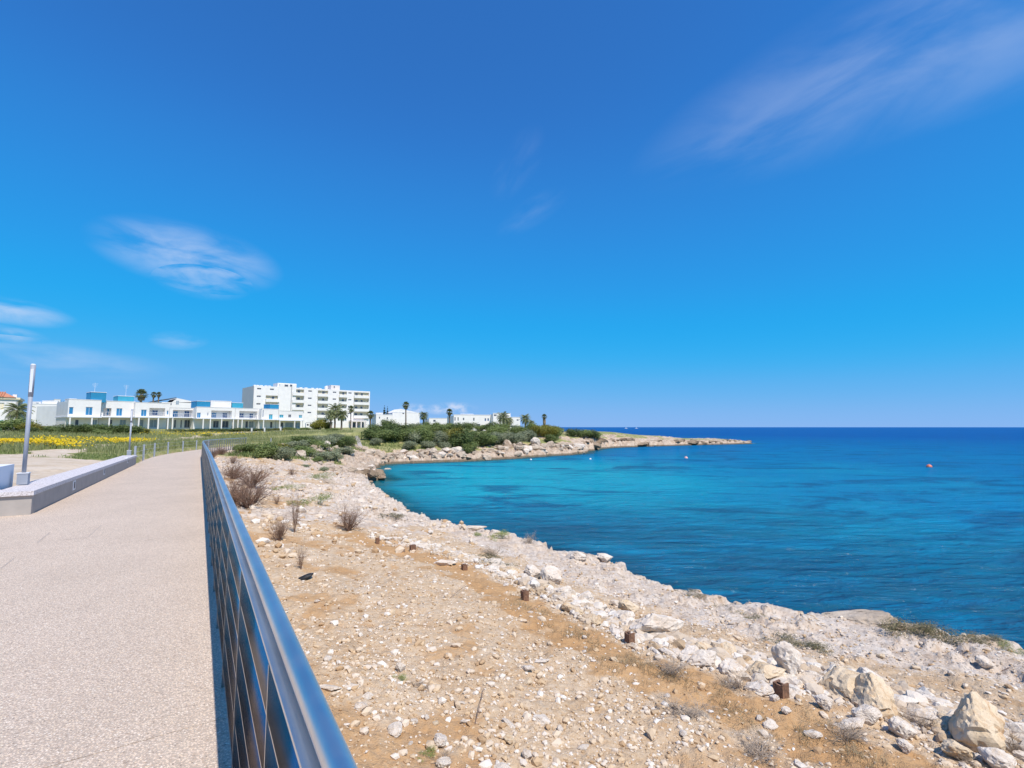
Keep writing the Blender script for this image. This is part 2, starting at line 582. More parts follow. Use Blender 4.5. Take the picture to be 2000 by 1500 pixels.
# right-hand edge of the promenade as a line: straight, then bending gently to the right
path_pts = []
for t in np.arange(-14, 38.1, 1.0):
    path_pts.append((t * Ux + EDGE_R * Vx, t * Uy + EDGE_R * Vy))
hx, hy = Ux, Uy
x, y = path_pts[-1]
ang = 0.0
for i in range(70):
    s = i + 1
    turn = R(0.78) if i < 14 else (R(0.22) if i < 26 else (R(2.2) if i < 56 else 0))
    ang += turn
    hx = Ux * math.cos(ang) + Uy * math.sin(ang)
    hy = -Ux * math.sin(ang) + Uy * math.cos(ang)
    x, y = x + hx, y + hy
    path_pts.append((x, y))
path_pts = np.array(path_pts)
seg = np.diff(path_pts, axis=0)
tang = np.vstack([seg[:1], (seg[:-1] + seg[1:]) / 2, seg[-1:]])
tang /= np.linalg.norm(tang, axis=1)[:, None]
nrm = np.stack([tang[:, 1], -tang[:, 0]], 1)    # to the right
path_t = np.arange(len(path_pts)) - 14.0
path_zz = np.array([path_z(t) for t in path_t])


def path_at(t, d):
    """point at running length t, offset d to the right of the edge line"""
    i = np.clip(t + 14.0, 0, len(path_pts) - 1.001)
    k = int(i)
    fr = i - k
    p = path_pts[k] * (1 - fr) + path_pts[k + 1] * fr
    n = nrm[k] * (1 - fr) + nrm[k + 1] * fr
    return Vector((p[0] + n[0] * d, p[1] + n[1] * d, path_zz[k] * (1 - fr) + path_zz[k + 1] * fr))


def path_coords(x, y):
    """signed offset from the edge line (+ right) and path height, for arrays"""
    best = np.full(x.shape, 1e9)
    sd = np.zeros(x.shape)
    tt = np.zeros(x.shape)
    step = 2
    P = path_pts[::step]
    for i in range(len(P) - 1):
        ax, ay = P[i]
        bx, by = P[i + 1]
        dx, dy = bx - ax, by - ay
        l2 = dx * dx + dy * dy
        k = np.clip(((x - ax) * dx + (y - ay) * dy) / l2, 0, 1)
        ex, ey = x - (ax + k * dx), y - (ay + k * dy)
        d = ex * ex + ey * ey
        mk = d < best
        best = np.where(mk, d, best)
        side = (ex * dy - ey * dx)
        sd = np.where(mk, np.sqrt(d) * np.sign(side), sd)
        tt = np.where(mk, (i + k) * step - 14.0, tt)
    return sd, tt


# ------------------------------------------------------------------ coast
near_edge = [(2000, 1255), (1880, 1227), (1800, 1213), (1740, 1208), (1655, 1203), (1640, 1200), (1560, 1190), (1470, 1175), (1400, 1157), (1340, 1142), (1300, 1136),
             (1235, 1115), (1215, 1095), (1165, 1085), (1130, 1076), (1075, 1073), (1040, 1052), (1000, 1036), (960, 1035), (915, 1022), (860, 1016), (820, 1004),
             (793, 990), (790, 982), (772, 974), (752, 962)]
coast = [(60, -80), (40, -30), (22, -6), (13.5, 5)] + [unproj(a, b2, -2.3) for a, b2 in near_edge]
coast += [W(a, b2) for a, b2 in [(735, 36), (716, 41), (722, 45), (752, 46.5), (735, 51), (730, 57), (742, 63), (765, 66), (800, 67.5), (850, 69), (920, 72), (1000, 77),
                                (1060, 83), (1110, 88), (1140, 92), (1148, 100), (1168, 112), (1200, 119), (1290, 129), (1380, 138), (1452, 145), (1462, 149),
                                (1440, 156), (1380, 163), (1300, 172), (1220, 182), (1150, 198), (1090, 230), (1070, 300), (1055, 500), (1000, 900)]]
coast += [(-2500, 1500), (-2500, -80)]
coast = np.array(coast)


def coast_sd(x, y):
    """distance to the coast line, positive on land"""
    best = np.full(x.shape, 1e12)
    inside = np.zeros(x.shape, bool)
    n = len(coast)
    for i in range(n):
        ax, ay = coast[i]
        bx, by = coast[(i + 1) % n]
        dx, dy = bx - ax, by - ay
        l2 = dx * dx + dy * dy
        k = np.clip(((x - ax) * dx + (y - ay) * dy) / l2, 0, 1)
        d = (x - ax - k * dx) ** 2 + (y - ay - k * dy) ** 2
        best = np.minimum(best, d)
        c = (ay > y) != (by > y)
        with np.errstate(divide='ignore', invalid='ignore'):
            xi = ax + (y - ay) * dx / (dy if dy != 0 else 1e-9)
        inside ^= c & (x < xi)
    return np.where(inside, 1, -1) * np.sqrt(best)


# ------------------------------------------------------------------ terrain heights (control points, smooth surface through them)
ctl = []
for t, z in ((-10, -0.8), (-4, -0.8), (0, -0.78), (4, -0.76), (8, -0.76), (13, -0.75), (20, -0.75), (28, -0.78), (36, -0.75), (44, -0.65), (52, -0.55), (62, -0.5), (75, -0.3)):
    q = path_at(t, 0.6)
    ctl.append((q.x, q.y, z))
for px, py, z in [(1000, 1490, -1.1), (1350, 1490, -1.35), (1700, 1490, -1.5), (1990, 1490, -1.62), (850, 1250, -1.0), (1100, 1300, -1.25), (1240, 1240, -1.5), (1540, 1310, -1.6),
                  (1750, 1370, -1.65), (1900, 1420, -1.7), (640, 1100, -0.95), (800, 1100, -1.1), (1000, 1140, -1.35), (560, 1000, -0.9), (650, 1010, -1.1),
                  (1100, 1130, -1.85), (1400, 1230, -1.95), (1700, 1290, -2.0), (1950, 1340, -2.0), (900, 1060, -1.7), (760, 1000, -1.75), (680, 960, -1.55), (600, 930, -1.3),
                  (520, 905, -1.0)]:
    ctl.append((*unproj(px, py, z), z))
for px, py in near_edge[::2]:
    ctl.append((*unproj(px, py, -2.3), -2.3))
for px, Y, z in [(735, 36, -2.3), (500, 50, -0.6), (560, 45, -0.95), (610, 42, -1.5), (660, 42, -2.2), (700, 46, -2.5), (700, 55, -2.2), (600, 60, -0.2), (640, 52, -1.2), (650, 66, -0.3), (690, 75, -0.2), (715, 66, -1.6),
                 (752, 46.5, -2.6), (735, 57, -2.7), (765, 67, -2.6),
                 (760, 76, -0.3), (850, 80, -0.1), (950, 88, 0.0), (1000, 92, 0.1), (1060, 98, 0.0), (1100, 108, 0.1), (1140, 118, 0.1), (1200, 131, 0.1), (1290, 141, -0.8), (1390, 147, -1.8),
                 (1450, 148, -2.5), (850, 70.5, -2.5), (920, 73.5, -2.5), (1000, 78.5, -2.5), (1060, 85, -2.4), (1140, 94, -2.3), (1200, 121, -1.9), (1290, 131, -2.0), (1380, 140, -2.3),
                 (1300, 170, -2.4), (1220, 178, -2.2), (1150, 190, -1.0),
                 (700, 110, 0.7), (850, 110, 0.85), (950, 115, 0.9), (1000, 120, 0.9), (1040, 125, 0.7), (1080, 138, 0.3), (600, 110, 0.9), (720, 190, 1.3), (480, 190, 1.5), (850, 160, 1.2),
                 (1000, 150, 1.0), (400, 90, 0.3), (330, 70, 0.0), (300, 55, 0.0), (200, 50, 0.15), (100, 40, 0.2), (0, 30, 0.25), (100, 22, 0.2), (200, 26, 0.05), (250, 33, -0.1), (0, 15, 0.25), (0, 60, 0.5),
                 (100, 80, 0.9), (250, 85, 0.9), (133, 95, 1.25), (400, 115, 1.25), (590, 135, 1.2), (0, 110, 1.35), (-300, 30, 0.4), (-300, 100, 1.2), (0, 250, 2.0), (500, 300, 2.0), (-500, 250, 2.2), (900, 400, 1.5)]:
    ctl.append((*W(px, Y), z))
ctl += [(-12, -10, 0.2), (5, -10, -1.2), (14, -12, -2.1), (-40, 0, 0.3), (-8, 4, 0.1), (-60, -60, 0.4), (20, -60, -1.5), (10, 1, -1.75)]
ctl = np.array(ctl)
SC = 40.0


def _warp(x, y):
    r = np.sqrt(x * x + y * y) + 1e-6
    k = np.log1p(r / 12.0) / r * 12.0
    return x * k / 10.0, y * k / 10.0


def _phi(r2):
    return np.where(r2 > 1e-12, 0.5 * r2 * np.log(np.maximum(r2, 1e-12)), 0.0)


cwx, cwy = _warp(ctl[:, 0], ctl[:, 1])
n = len(ctl)
K = _phi((cwx[:, None] - cwx) ** 2 + (cwy[:, None] - cwy) ** 2) + np.eye(n) * 0.004
P3 = np.stack([np.ones(n), cwx, cwy], 1)
A = np.zeros((n + 3, n + 3))
A[:n, :n] = K
A[:n, n:] = P3
A[n:, :n] = P3.T
tps = np.linalg.solve(A, np.concatenate([ctl[:, 2], np.zeros(3)]))


def tps_z(x, y):
    wx, wy = _warp(x, y)
    z = tps[n] + tps[n + 1] * wx + tps[n + 2] * wy
    for i in range(n):
        z = z + tps[i] * _phi((wx - cwx[i]) ** 2 + (wy - cwy[i]) ** 2)
    return z


def poly_dist(x, y, pts):
    best = np.full(x.shape, 1e12)
    for (ax, ay), (bx, by) in zip(pts[:-1], pts[1:]):
        dx, dy = bx - ax, by - ay
        k = np.clip(((x - ax) * dx + (y - ay) * dy) / (dx * dx + dy * dy), 0, 1)
        best = np.minimum(best, (x - ax - k * dx) ** 2 + (y - ay - k * dy) ** 2)
    return np.sqrt(best)


def sm(v, lo, hi):
    k = np.clip((v - lo) / (hi - lo), 0, 1)
    return k * k * (3 - 2 * k)


track = [unproj(a, b2, z) for a, b2, z in [(680, 1040, -1.0), (800, 1075, -1.15), (900, 1115, -1.25), (980, 1165, -1.3), (1090, 1230, -1.35), (1200, 1290, -1.4), (1330, 1345, -1.45), (1500, 1400, -1.5), (1650, 1470, -1.55), (1850, 1600, -1.6)]]
band = [unproj(a, b2, z) for a, b2, z in [(760, 1055, -1.3), (900, 1085, -1.4), (1010, 1120, -1.4), (1090, 1165, -1.45), (1240, 1235, -1.5), (1400, 1290, -1.55), (1560, 1325, -1.6), (1700, 1370, -1.65), (1900, 1430, -1.7), (2050, 1500, -1.7)]]
sand_track = [W(-100, 24), W(60, 27), W(160, 36), W(240, 48), W(300, 60), W(370, 75), W(430, 95), W(520, 108), W(620, 112)]
slip = [W(702, 84), W(700, 76), W(704, 70), W(712, 65)]


def ground(x, y, full=False):
    x = np.asarray(x, float)
    y = np.asarray(y, float)
    r = np.sqrt(x * x + y * y)
    z = tps_z(x, y)
    z = np.where(r > 450, np.clip(z, 0.5, 4), np.clip(z, -2.75, 5))
    csd = coast_sd(x, y)
    # rugged outline
    rug = fbm(x * 0.9, y * 0.9, 5, 0.6) * np.clip(0.10 + r * 0.010, 0, 0.9) + fbm(x * 0.22 + 5, y * 0.22, 3) * np.clip(r * 0.010 - 0.12, 0, 0.9)
    sdr = csd + rug
    psd, pt = path_coords(x, y)
    pz = np.interp(pt, path_t, path_zz)
    leftside = sm(-psd, 2.4, 4.0)
    # zones
    far_field = sm(csd, 10, 16) * sm(r, 60, 80)
    inland = np.maximum(leftside, far_field)
    nsoil = fbm(x * 0.55 + 3, y * 0.55, 4)
    nsm = fbm(x * 2.3, y * 2.3 + 8, 4)
    dtr = poly_dist(x, y, track)
    soil = sm(0.62 + 0.35 * nsm - dtr, 0.0, 0.30) * (1 - inland)
    soil = np.maximum(soil, sm(nsoil + 0.35 * nsm, 0.14, 0.55) * 0.75 * (1 - inland) * sm(csd, 2.2, 5.0))
    rock = (1 - sm(csd, 1.6, 4.5)) * (1 - inland) * np.where(r < 34, 1, 1)
    midrock = sm(r, 13, 18) * (1 - inland) * sm(fbm(x * 0.25, y * 0.25 + 3, 3) + 0.35, -0.1, 0.3)
    midrock = midrock * (1 - 0.85 * sm(r, 40, 50) * sm(csd, 3.0, 6.0) * sm(fbm(x * 0.16 + 2, y * 0.16, 3), -0.25, 0.15))
    rock = np.maximum(rock, midrock * (1 - soil * 0.7))
    dst = poly_dist(x, y, sand_track)
    sand = sm(0.9 + r * 0.012 + 1.5 * fbm(x * 0.25, y * 0.25, 4) - dst, 0, 1.2) * inland
    sand = np.maximum(sand, inland * sm(-psd, 2.3, 2.8) * (1 - sm(y + 3.5 * nsoil + 0.18 * (x + 22) * (x > -22), 23.5, 28.5)))
    grass = inland * (1 - sand)
    grass = np.maximum(grass, (1 - inland) * (1 - rock) * sm(r, 38, 50) * 0.8)
    gpat = sm(fbm(x * 0.35 + 9, y * 0.35, 4), 0.22, 0.5) * sm(r, 9, 14) * (1 - inland) * sm(csd, 3, 6) * (1 - sm(r, 30, 40))
    grass = np.maximum(grass, gpat * 0.25)
    # relief
    lump = fbm(x * 0.8, y * 0.8, 5, 0.55)
    fine = fbm(x * 5.0 + 2, y * 5.0, 4, 0.6)
    ridg = 1 - np.abs(fbm(x * 1.1 + 4, y * 1.7, 5, 0.6)) * 2
    cl = np.clip(0.4 + r * 0.01, 0, 1.0)
    z = z + lump * 0.06 + fine * 0.022 * (1 - sm(r, 30, 60))
    rel = rock * (1 - sm(r, 70, 110) * 0.3)
    near = 1 - sm(r, 14, 26)
    z = z + rel * (ridg - 0.5) * (0.20 - 0.14 * near + 0.30 * sm(r, 36, 60))
    # stepped limestone beds
    st = 0.19
    zq = np.floor((z + 0.10 * lump) / st) * st + st * sm((z + 0.10 * lump) / st - np.floor((z + 0.10 * lump) / st), 0.72, 1.0)
    z = z * (1 - 0.5 * rel) + zq * 0.5 * rel
    # sea cliff
    cliff = sm(sdr, -0.16 - 0.004 * r, 0.10 + 0.006 * r)
    bed = SEA - 0.35 - np.clip(-sdr * 0.10, 0, 6.0) + lump * 0.1
    z = bed * (1 - cliff) + np.maximum(z, SEA + 0.25) * cliff
    z = np.where((sdr > 0) & (r < 300), np.maximum(z, SEA + 0.12), z)
    # ground along the promenade
    inpath = (psd < 0.42) & (psd > -3.35)
    z = np.where(inpath, np.minimum(z, pz - 0.22), z)
    w = sm(-psd, 3.1, 5.5) * (1 - sm(-psd, 3.2, 9.0) * 0.9)
    z = np.where((psd < -2.9) & (psd > -14), np.clip(z, pz - 0.1, pz + 0.22 + 0.05 * np.clip(-psd - 3, 0, 12)), z)
    z = np.where((pt < 13.75) & (psd < -2.9) & (psd > -12.5), np.minimum(z, -0.15), z)
    if full:
        return z, dict(soil=soil, rock=rock, sand=sand, grass=grass, field=inland, far_rock=sm(r, 34, 60)), csd, psd, pt
    return z


def gz(x, y):
    return float(ground(np.array([x]), np.array([y]))[0])


# the sheet itself: finer close by, coarser towards the horizon
ang = np.concatenate([np.linspace(-180, -75, 24)[:-1], np.linspace(-75, -49, 50)[:-1], np.linspace(-49, 49, 680), np.linspace(49, 75, 50)[1:], np.linspace(75, 180, 24)[1:-1]])
rad = np.concatenate([np.geomspace(0.7, 3.0, 60)[:-1], np.geomspace(3.0, 30, 430)[:-1], np.geomspace(30, 170, 270)[:-1], np.geomspace(170, 1400, 60)])
AA, RR = np.meshgrid(R(1) * ang, rad)
gx, gy = (np.sin(AA) * RR).ravel(), (np.cos(AA) * RR).ravel()
gzv, zones, gcsd, gpsd, gpt = ground(gx, gy, True)
na, nr = len(ang), len(rad)
ii = np.arange(nr - 1)[:, None] * na
jj = np.arange(na)[None, :]
jn = (jj + 1) % na
faces = np.stack([ii + jj, ii + jn, ii + na + jn, ii + na + jj], -1).reshape(-1, 4)
# skip what lies deep under water far out
fz = gzv[faces].max(1)
faces = faces[fz > SEA - 2.2]
used = np.unique(faces)
remap = np.full(len(gx), -1)
remap[used] = np.arange(len(used))
faces = remap[faces][:, ::-1]

m, nt, b = mat_new('coastal_ground')
p = geo_pos(nt)


def attr(nm):
    return N(nt, 'ShaderNodeAttribute', attribute_name=nm).outputs['Fac']


fa = noise(nt, p, 1.3, 6.0, 0.6)
fb = noise(nt, p, 14.0, 5.0, 0.65)
fc = noise(nt, p, 70.0, 4.0, 0.6)
base = ramp(nt, mth(nt, 'ADD', mth(nt, 'MULTIPLY', fb, 0.6), mth(nt, 'MULTIPLY', fa, 0.4)), [(0.32, (0.45, 0.29, 0.165)), (0.48, (0.57, 0.415, 0.27)), (0.66, (0.65, 0.53, 0.405))])
soilc = ramp(nt, mth(nt, 'ADD', mth(nt, 'MULTIPLY', fb, 0.5), mth(nt, 'MULTIPLY', fa, 0.5)), [(0.3, (0.42, 0.23, 0.10)), (0.55, (0.54, 0.33, 0.165)), (0.75, (0.58, 0.41, 0.25))])
rockc = ramp(nt, mth(nt, 'ADD', mth(nt, 'MULTIPLY', noise(nt, p, 6.0, 8.0, 0.7), 0.6), mth(nt, 'MULTIPLY', fa, 0.4)), [(0.30, (0.33, 0.22, 0.14)), (0.42, (0.55, 0.43, 0.33)), (0.54, (0.66, 0.56, 0.47)), (0.70, (0.72, 0.65, 0.58))])
rockc = mixc(nt, mth(nt, 'MULTIPLY', attr('far_rock'), 0.75), rockc, ramp(nt, noise(nt, p, 1.1, 7.0, 0.7), [(0.35, (0.22, 0.15, 0.10)), (0.5, (0.44, 0.33, 0.24)), (0.65, (0.60, 0.50, 0.40))]))
holes = sstep(nt, noise(nt, p, 19.0, 5.0, 0.65), 0.58, 0.70)
rockc = mixc(nt, mth(nt, 'MULTIPLY', holes, 0.42), rockc, (0.27, 0.19, 0.14))
sandc = ramp(nt, noise(nt, p, 0.9, 6.0, 0.65), [(0.3, (0.50, 0.39, 0.27)), (0.55, (0.63, 0.52, 0.41)), (0.75, (0.68, 0.60, 0.50))])
grassc = ramp(nt, noise(nt, p, 0.5, 6.0, 0.65), [(0.28, (0.14, 0.17, 0.055)), (0.5, (0.27, 0.27, 0.11)), (0.72, (0.43, 0.38, 0.20))])
c = mixc(nt, sstep(nt, mth(nt, 'ADD', attr('soil'), mth(nt, 'MULTIPLY', mth(nt, 'SUBTRACT', fb, 0.5), 1.8)), 0.15, 1.0), base, soilc)
c = mixc(nt, sstep(nt, mth(nt, 'ADD', attr('rock'), mth(nt, 'MULTIPLY', mth(nt, 'SUBTRACT', fb, 0.5), 1.0)), 0.35, 0.65), c, rockc)
c = mixc(nt, sstep(nt, mth(nt, 'ADD', attr('sand'), mth(nt, 'MULTIPLY', mth(nt, 'SUBTRACT', fa, 0.5), 0.8)), 0.35, 0.65), c, sandc)
c = mixc(nt, sstep(nt, mth(nt, 'ADD', attr('grass'), mth(nt, 'MULTIPLY', mth(nt, 'SUBTRACT', fa, 0.5), 1.0)), 0.35, 0.65), c, grassc)
# wet dark foot of the rocks at the water line
sepz = N(nt, 'ShaderNodeSeparateXYZ')
L(nt, p, sepz.inputs[0])
wet = sstep(nt, mth(nt, 'ADD', sepz.outputs[2], mth(nt, 'MULTIPLY', fa, -0.35)), SEA + 0.24, SEA - 0.02)
c = mixc(nt, mth(nt, 'MULTIPLY', wet, 0.85), c, (0.11, 0.085, 0.055))
L(nt, c, b.inputs['Base Color'])
b.inputs['Roughness'].default_value = 0.95
b.inputs['Specular IOR Level'].default_value = 0.12
hh = mth(nt, 'ADD', mth(nt, 'ADD', mth(nt, 'MULTIPLY', fb, 1.0), mth(nt, 'MULTIPLY', fc, 0.35)), mth(nt, 'MULTIPLY', mth(nt, 'MULTIPLY', holes, attr('rock')), -0.6))
bump(nt, b, hh, 0.9, 0.05)
M['ground'] = m
me = np_mesh('ground', np.stack([gx, gy, gzv], 1)[used], faces, [m], True, {k: v[used] for k, v in zones.items()})
tag(obj('ground', me), kind='structure')

# ------------------------------------------------------------------ sea
ang = np.concatenate([np.linspace(-60, 62, 260), np.linspace(62, 130, 30)[1:]])
rad = np.concatenate([np.geomspace(5, 220, 240)[:-1], np.geomspace(220, 16000, 50)])
AA, RR = np.meshgrid(R(1) * ang, rad)
sx, sy = (np.sin(AA) * RR).ravel(), (np.cos(AA) * RR).ravel()
scd = coast_sd(sx, sy)
na, nr = len(ang), len(rad)
ii = np.arange(nr - 1)[:, None] * na
jj = np.arange(na - 1)[None, :]
faces = np.stack([ii + jj, ii + na + jj, ii + na + jj + 1, ii + jj + 1], -1).reshape(-1, 4)
faces = faces[scd[faces].min(1) < 3.0]
used = np.unique(faces)
remap = np.full(len(sx), -1)
remap[used] = np.arange(len(used))
# how deep the water is: shallow sandy floor in the head of the cove, deeper outwards
cove = np.array(W(860, 52))
dc = np.sqrt((sx - cove[0]) ** 2 + (sy - cove[1]) ** 2)
off = np.clip(-scd, 0, 400)
depth = 0.4 + sm(dc, 11, 38) * 2.6 + sm(dc, 26, 80) * 2.2 + sm(dc, 60, 300) * 6.5
rr_ = np.sqrt(sx * sx + sy * sy)
rocky = (1 - sm(off, 5, 26)) * sm(dc, 16, 34) * (1 - sm(rr_, 34, 60))
m, nt, b = mat_new('sea_water')
p = geo_pos(nt)
mp = N(nt, 'ShaderNodeMapping', inp={'Rotation': (0, 0, R(12)), 'Scale': (0.45, 1.0, 1.0)})
L(nt, p, mp.inputs[0])
dep = N(nt, 'ShaderNodeAttribute', attribute_name='depth').outputs['Fac']
offa = N(nt, 'ShaderNodeAttribute', attribute_name='offshore').outputs['Fac']
dn = mth(nt, 'ADD', dep, mth(nt, 'MULTIPLY', mth(nt, 'SUBTRACT', noise(nt, p, 0.06, 4.0), 0.5), 4.0))
colr = ramp(nt, mth(nt, 'DIVIDE', dn, 12.0, True), [(0.0, (0.010, 0.35, 0.46)), (0.14, (0.004, 0.27, 0.42)), (0.30, (0.002, 0.185, 0.38)), (0.55, (0.002, 0.135, 0.35)), (1.0, (0.003, 0.085, 0.30))])
weed = sstep(nt, noise(nt, mp.outputs[0], 0.22, 6.0, 0.66, 0.7), 0.50, 0.64)
weedm = mth(nt, 'MULTIPLY', weed, mth(nt, 'MULTIPLY', sstep(nt, offa, 1.0, 5.0), sstep(nt, offa, 90.0, 40.0)))
colr = mixc(nt, mth(nt, 'MULTIPLY', weedm, 0.7), colr, (0.003, 0.075, 0.19))
nearsh = sstep(nt, mth(nt, 'ADD', offa, mth(nt, 'MULTIPLY', noise(nt, p, 0.5, 4.0), 3.0)), 9.0, 1.5)
colr = mixc(nt, mth(nt, 'MULTIPLY', nearsh, 0.5), colr, (0.006, 0.11, 0.16))
rk = N(nt, 'ShaderNodeAttribute', attribute_name='rocky').outputs['Fac']
rk = mth(nt, 'MULTIPLY', rk, sstep(nt, noise(nt, mp.outputs[0], 0.35, 5.0, 0.6, 0.5), 0.25, 0.55))
colr = mixc(nt, mth(nt, 'MULTIPLY', rk, 0.8), colr, (0.004, 0.080, 0.155))
mp2 = N(nt, 'ShaderNodeMapping', inp={'Rotation': (0, 0, R(-14)), 'Scale': (0.42, 1.25, 1.0)})
L(nt, p, mp2.inputs[0])
w1 = noise(nt, mp2.outputs[0], 1.25, 5.0, 0.6, 0.5)
w2 = noise(nt, mp2.outputs[0], 0.22, 3.0, 0.5, 0.3)
w3 = noise(nt, mp2.outputs[0], 5.5, 3.0, 0.5)
bn = N(nt, 'ShaderNodeBump', inp={'Strength': 1.0, 'Distance': 0.75})
L(nt, mth(nt, 'ADD', mth(nt, 'ADD', w1, mth(nt, 'MULTIPLY', w2, 1.8)), mth(nt, 'MULTIPLY', w3, 0.12)), bn.inputs['Height'])
nt.nodes.remove(b)
body = N(nt, 'ShaderNodeBsdfDiffuse')
L(nt, colr, body.inputs[0])
L(nt, bn.outputs[0], body.inputs['Normal'])
gl = N(nt, 'ShaderNodeBsdfGlossy', inp={'Roughness': 0.10})
L(nt, bn.outputs[0], gl.inputs['Normal'])
fr_ = N(nt, 'ShaderNodeFresnel', inp={'IOR': 1.33})
L(nt, bn.outputs[0], fr_.inputs['Normal'])
surf = N(nt, 'ShaderNodeMixShader')
L(nt, mth(nt, 'MINIMUM', mth(nt, 'MULTIPLY', fr_.outputs[0], 0.55), 0.20), surf.inputs[0])
L(nt, body.outputs[0], surf.inputs[1])
L(nt, gl.outputs[0], surf.inputs[2])
trp = N(nt, 'ShaderNodeBsdfTransparent', inp={0: (0.62, 0.86, 0.86, 1)})
mx = N(nt, 'ShaderNodeMixShader')
L(nt, mth(nt, 'ADD', 0.22, sstep(nt, mth(nt, 'ADD', offa, mth(nt, 'MULTIPLY', w2, 1.5)), 0.6, 4.5), True), mx.inputs[0])
L(nt, trp.outputs[0], mx.inputs[1])
L(nt, surf.outputs[0], mx.inputs[2])
L(nt, mx.outputs[0], nt.nodes['Material Output'].inputs[0])
me = np_mesh('sea', np.stack([sx, sy, np.full(len(sx), SEA)], 1)[used], remap[faces][:, ::-1], [m], True, {'depth': depth[used], 'offshore': off[used], 'rocky': rocky[used]})
tag(obj('sea', me), kind='structure')

# ------------------------------------------------------------------ promenade
def sweep(profile, t0, t1, step, closed=True, inset=0.0):
    """profile: list of (d, z) points, d to the right of the edge line; swept along the promenade"""
    ts = list(np.arange(t0, t1, step)) + [t1]
    vs, fs = [], []
    k = len(profile)
    for t in ts:
        for d, z in profile:
            q = path_at(t, d)
            vs.append((q.x, q.y, q.z + z))
    for i in range(len(ts) - 1):
        for j in range(k):
            fs.append((i * k + j, i * k + (j + 1) % k, (i + 1) * k + (j + 1) % k, (i + 1) * k + j))
    fs.append(tuple(range(k))[::-1])
    fs.append(tuple((len(ts) - 1) * k + j for j in range(k)))
    fs = [f[::-1] for f in fs]
    return MB().add(vs, fs)


T_END = 92.0
WID = EDGE_R - EDGE_L
pbase = sweep([(-0.02, -1.2), (-0.02, -0.03), (-WID + 0.02, -0.03), (-WID + 0.02, -1.2)], -13, T_END, 1.0).build('path', M['concrete'])
tag(pbase, kind='structure')
cuts = [-13, -8.2, -2.6, 3.55, 9.6, 15.6, 21.6, 27.6, 33.6, 39.6, 46, 53, 60, 68, 76, 84, T_END]
for a, c2 in zip(cuts[:-1], cuts[1:]):
    sweep([(0.0, -0.16), (0.0, 0.0), (-WID, 0.0), (-WID, -0.16)], a + 0.004, c2 - 0.004, 1.0).build('slab', M['paving'], pbase)
# paved forecourt left of the promenade, in front of the low wall
MBf = MB()
q = [path_at(t, d) for t, d in ((13.9, -WID + 0.1), (13.9, -WID - 9), (-8, -WID - 9), (-8, -WID + 0.1))]
MBf.add([(v.x, v.y, -0.002) for v in q] + [(v.x, v.y, -0.3) for v in q], [(0, 1, 2, 3), (7, 6, 5, 4), (0, 4, 5, 1), (1, 5, 6, 2), (2, 6, 7, 3), (3, 7, 4, 0)])
fo = MBf.build('pavement', M['paving'])
tag(fo, kind='structure')
# saw-cut joints in the paving: narrow inlaid strips of dark mortar
for a, c2 in (((198, 1026), (173, 1048)), ((172, 1049), (124, 1054)), ((97, 1040), (73, 1060)), ((28, 1090), (2, 1110))):
    p0, p1 = Vector((*unproj(*a, 0.003), 0.003)), Vector((*unproj(*c2, 0.003), 0.003))
    d = (p1 - p0).normalized()
    s = Vector((-d.y, d.x, 0)) * 0.006
    MB().add([p0 - s, p1 - s, p1 + s, p0 + s], [(0, 1, 2, 3)]).build('joint', M['mortar'], pbase)

# ------------------------------------------------------------------ right-hand railing
rail = empty('steel_railing', path_at(0, 0), 0, 'long stainless steel railing with round handrail along the seaward edge of the path', 'railing')
inv = Matrix.Translation(-Vector(path_at(0, 0)))


def rp(mb, name, mat, smooth=False):
    o = mb.build(name, mat, rail, smooth)
    o.matrix_parent_inverse = inv
    return o


DR = RAIL_D - EDGE_R
T0, T1 = -4.0, 66.0
prof = [(0.258 - EDGE_R + 0.0275 * math.cos(a), 1.098 + 0.0275 * math.sin(a)) for a in np.linspace(0, 2 * math.pi, 21)[:20]]
rp(sweep(prof, T0, T1, 0.5), 'handrail', M['steel'], True)
rp(sweep([(DR - 0.034, 1.040), (DR + 0.034, 1.040), (DR + 0.034, 1.052), (DR - 0.034, 1.052)], T0, T1, 1.0), 'top_strip', M['steel'])
for z in (0.88, 0.695, 0.51, 0.32, 0.13):
    rp(sweep([(DR - 0.032, z - 0.004), (DR + 0.034, z - 0.004), (DR + 0.034, z + 0.004), (DR - 0.032, z + 0.004)], T0, T1, 1.0), 'blade', M['steelp'])
t = 1.68 - 1.14 * 4
pm = MB()
pm.box(-0.036, 0.038, -0.006, 0.006, -0.30, 1.039)
pmesh = pm.mesh('post', M['steelp'])
bk = MB()
bk.box(-0.03, 0.038, -0.04, 0.04, -0.26, -0.17)
bmesh_ = bk.mesh('bracket', M['steel'])
while t < T1 - 0.3:
    q, q2 = path_at(t, DR), path_at(t + 0.1, DR)
    rz = math.atan2(q2.y - q.y, q2.x - q.x) - math.pi / 2
    for nm, mm in (('post', pmesh), ('bracket', bmesh_)):
        o = obj(nm, mm, rail)
        o.matrix_parent_inverse = inv
        o.location = q
        o.rotation_euler = (0, 0, rz)
    t += 1.14

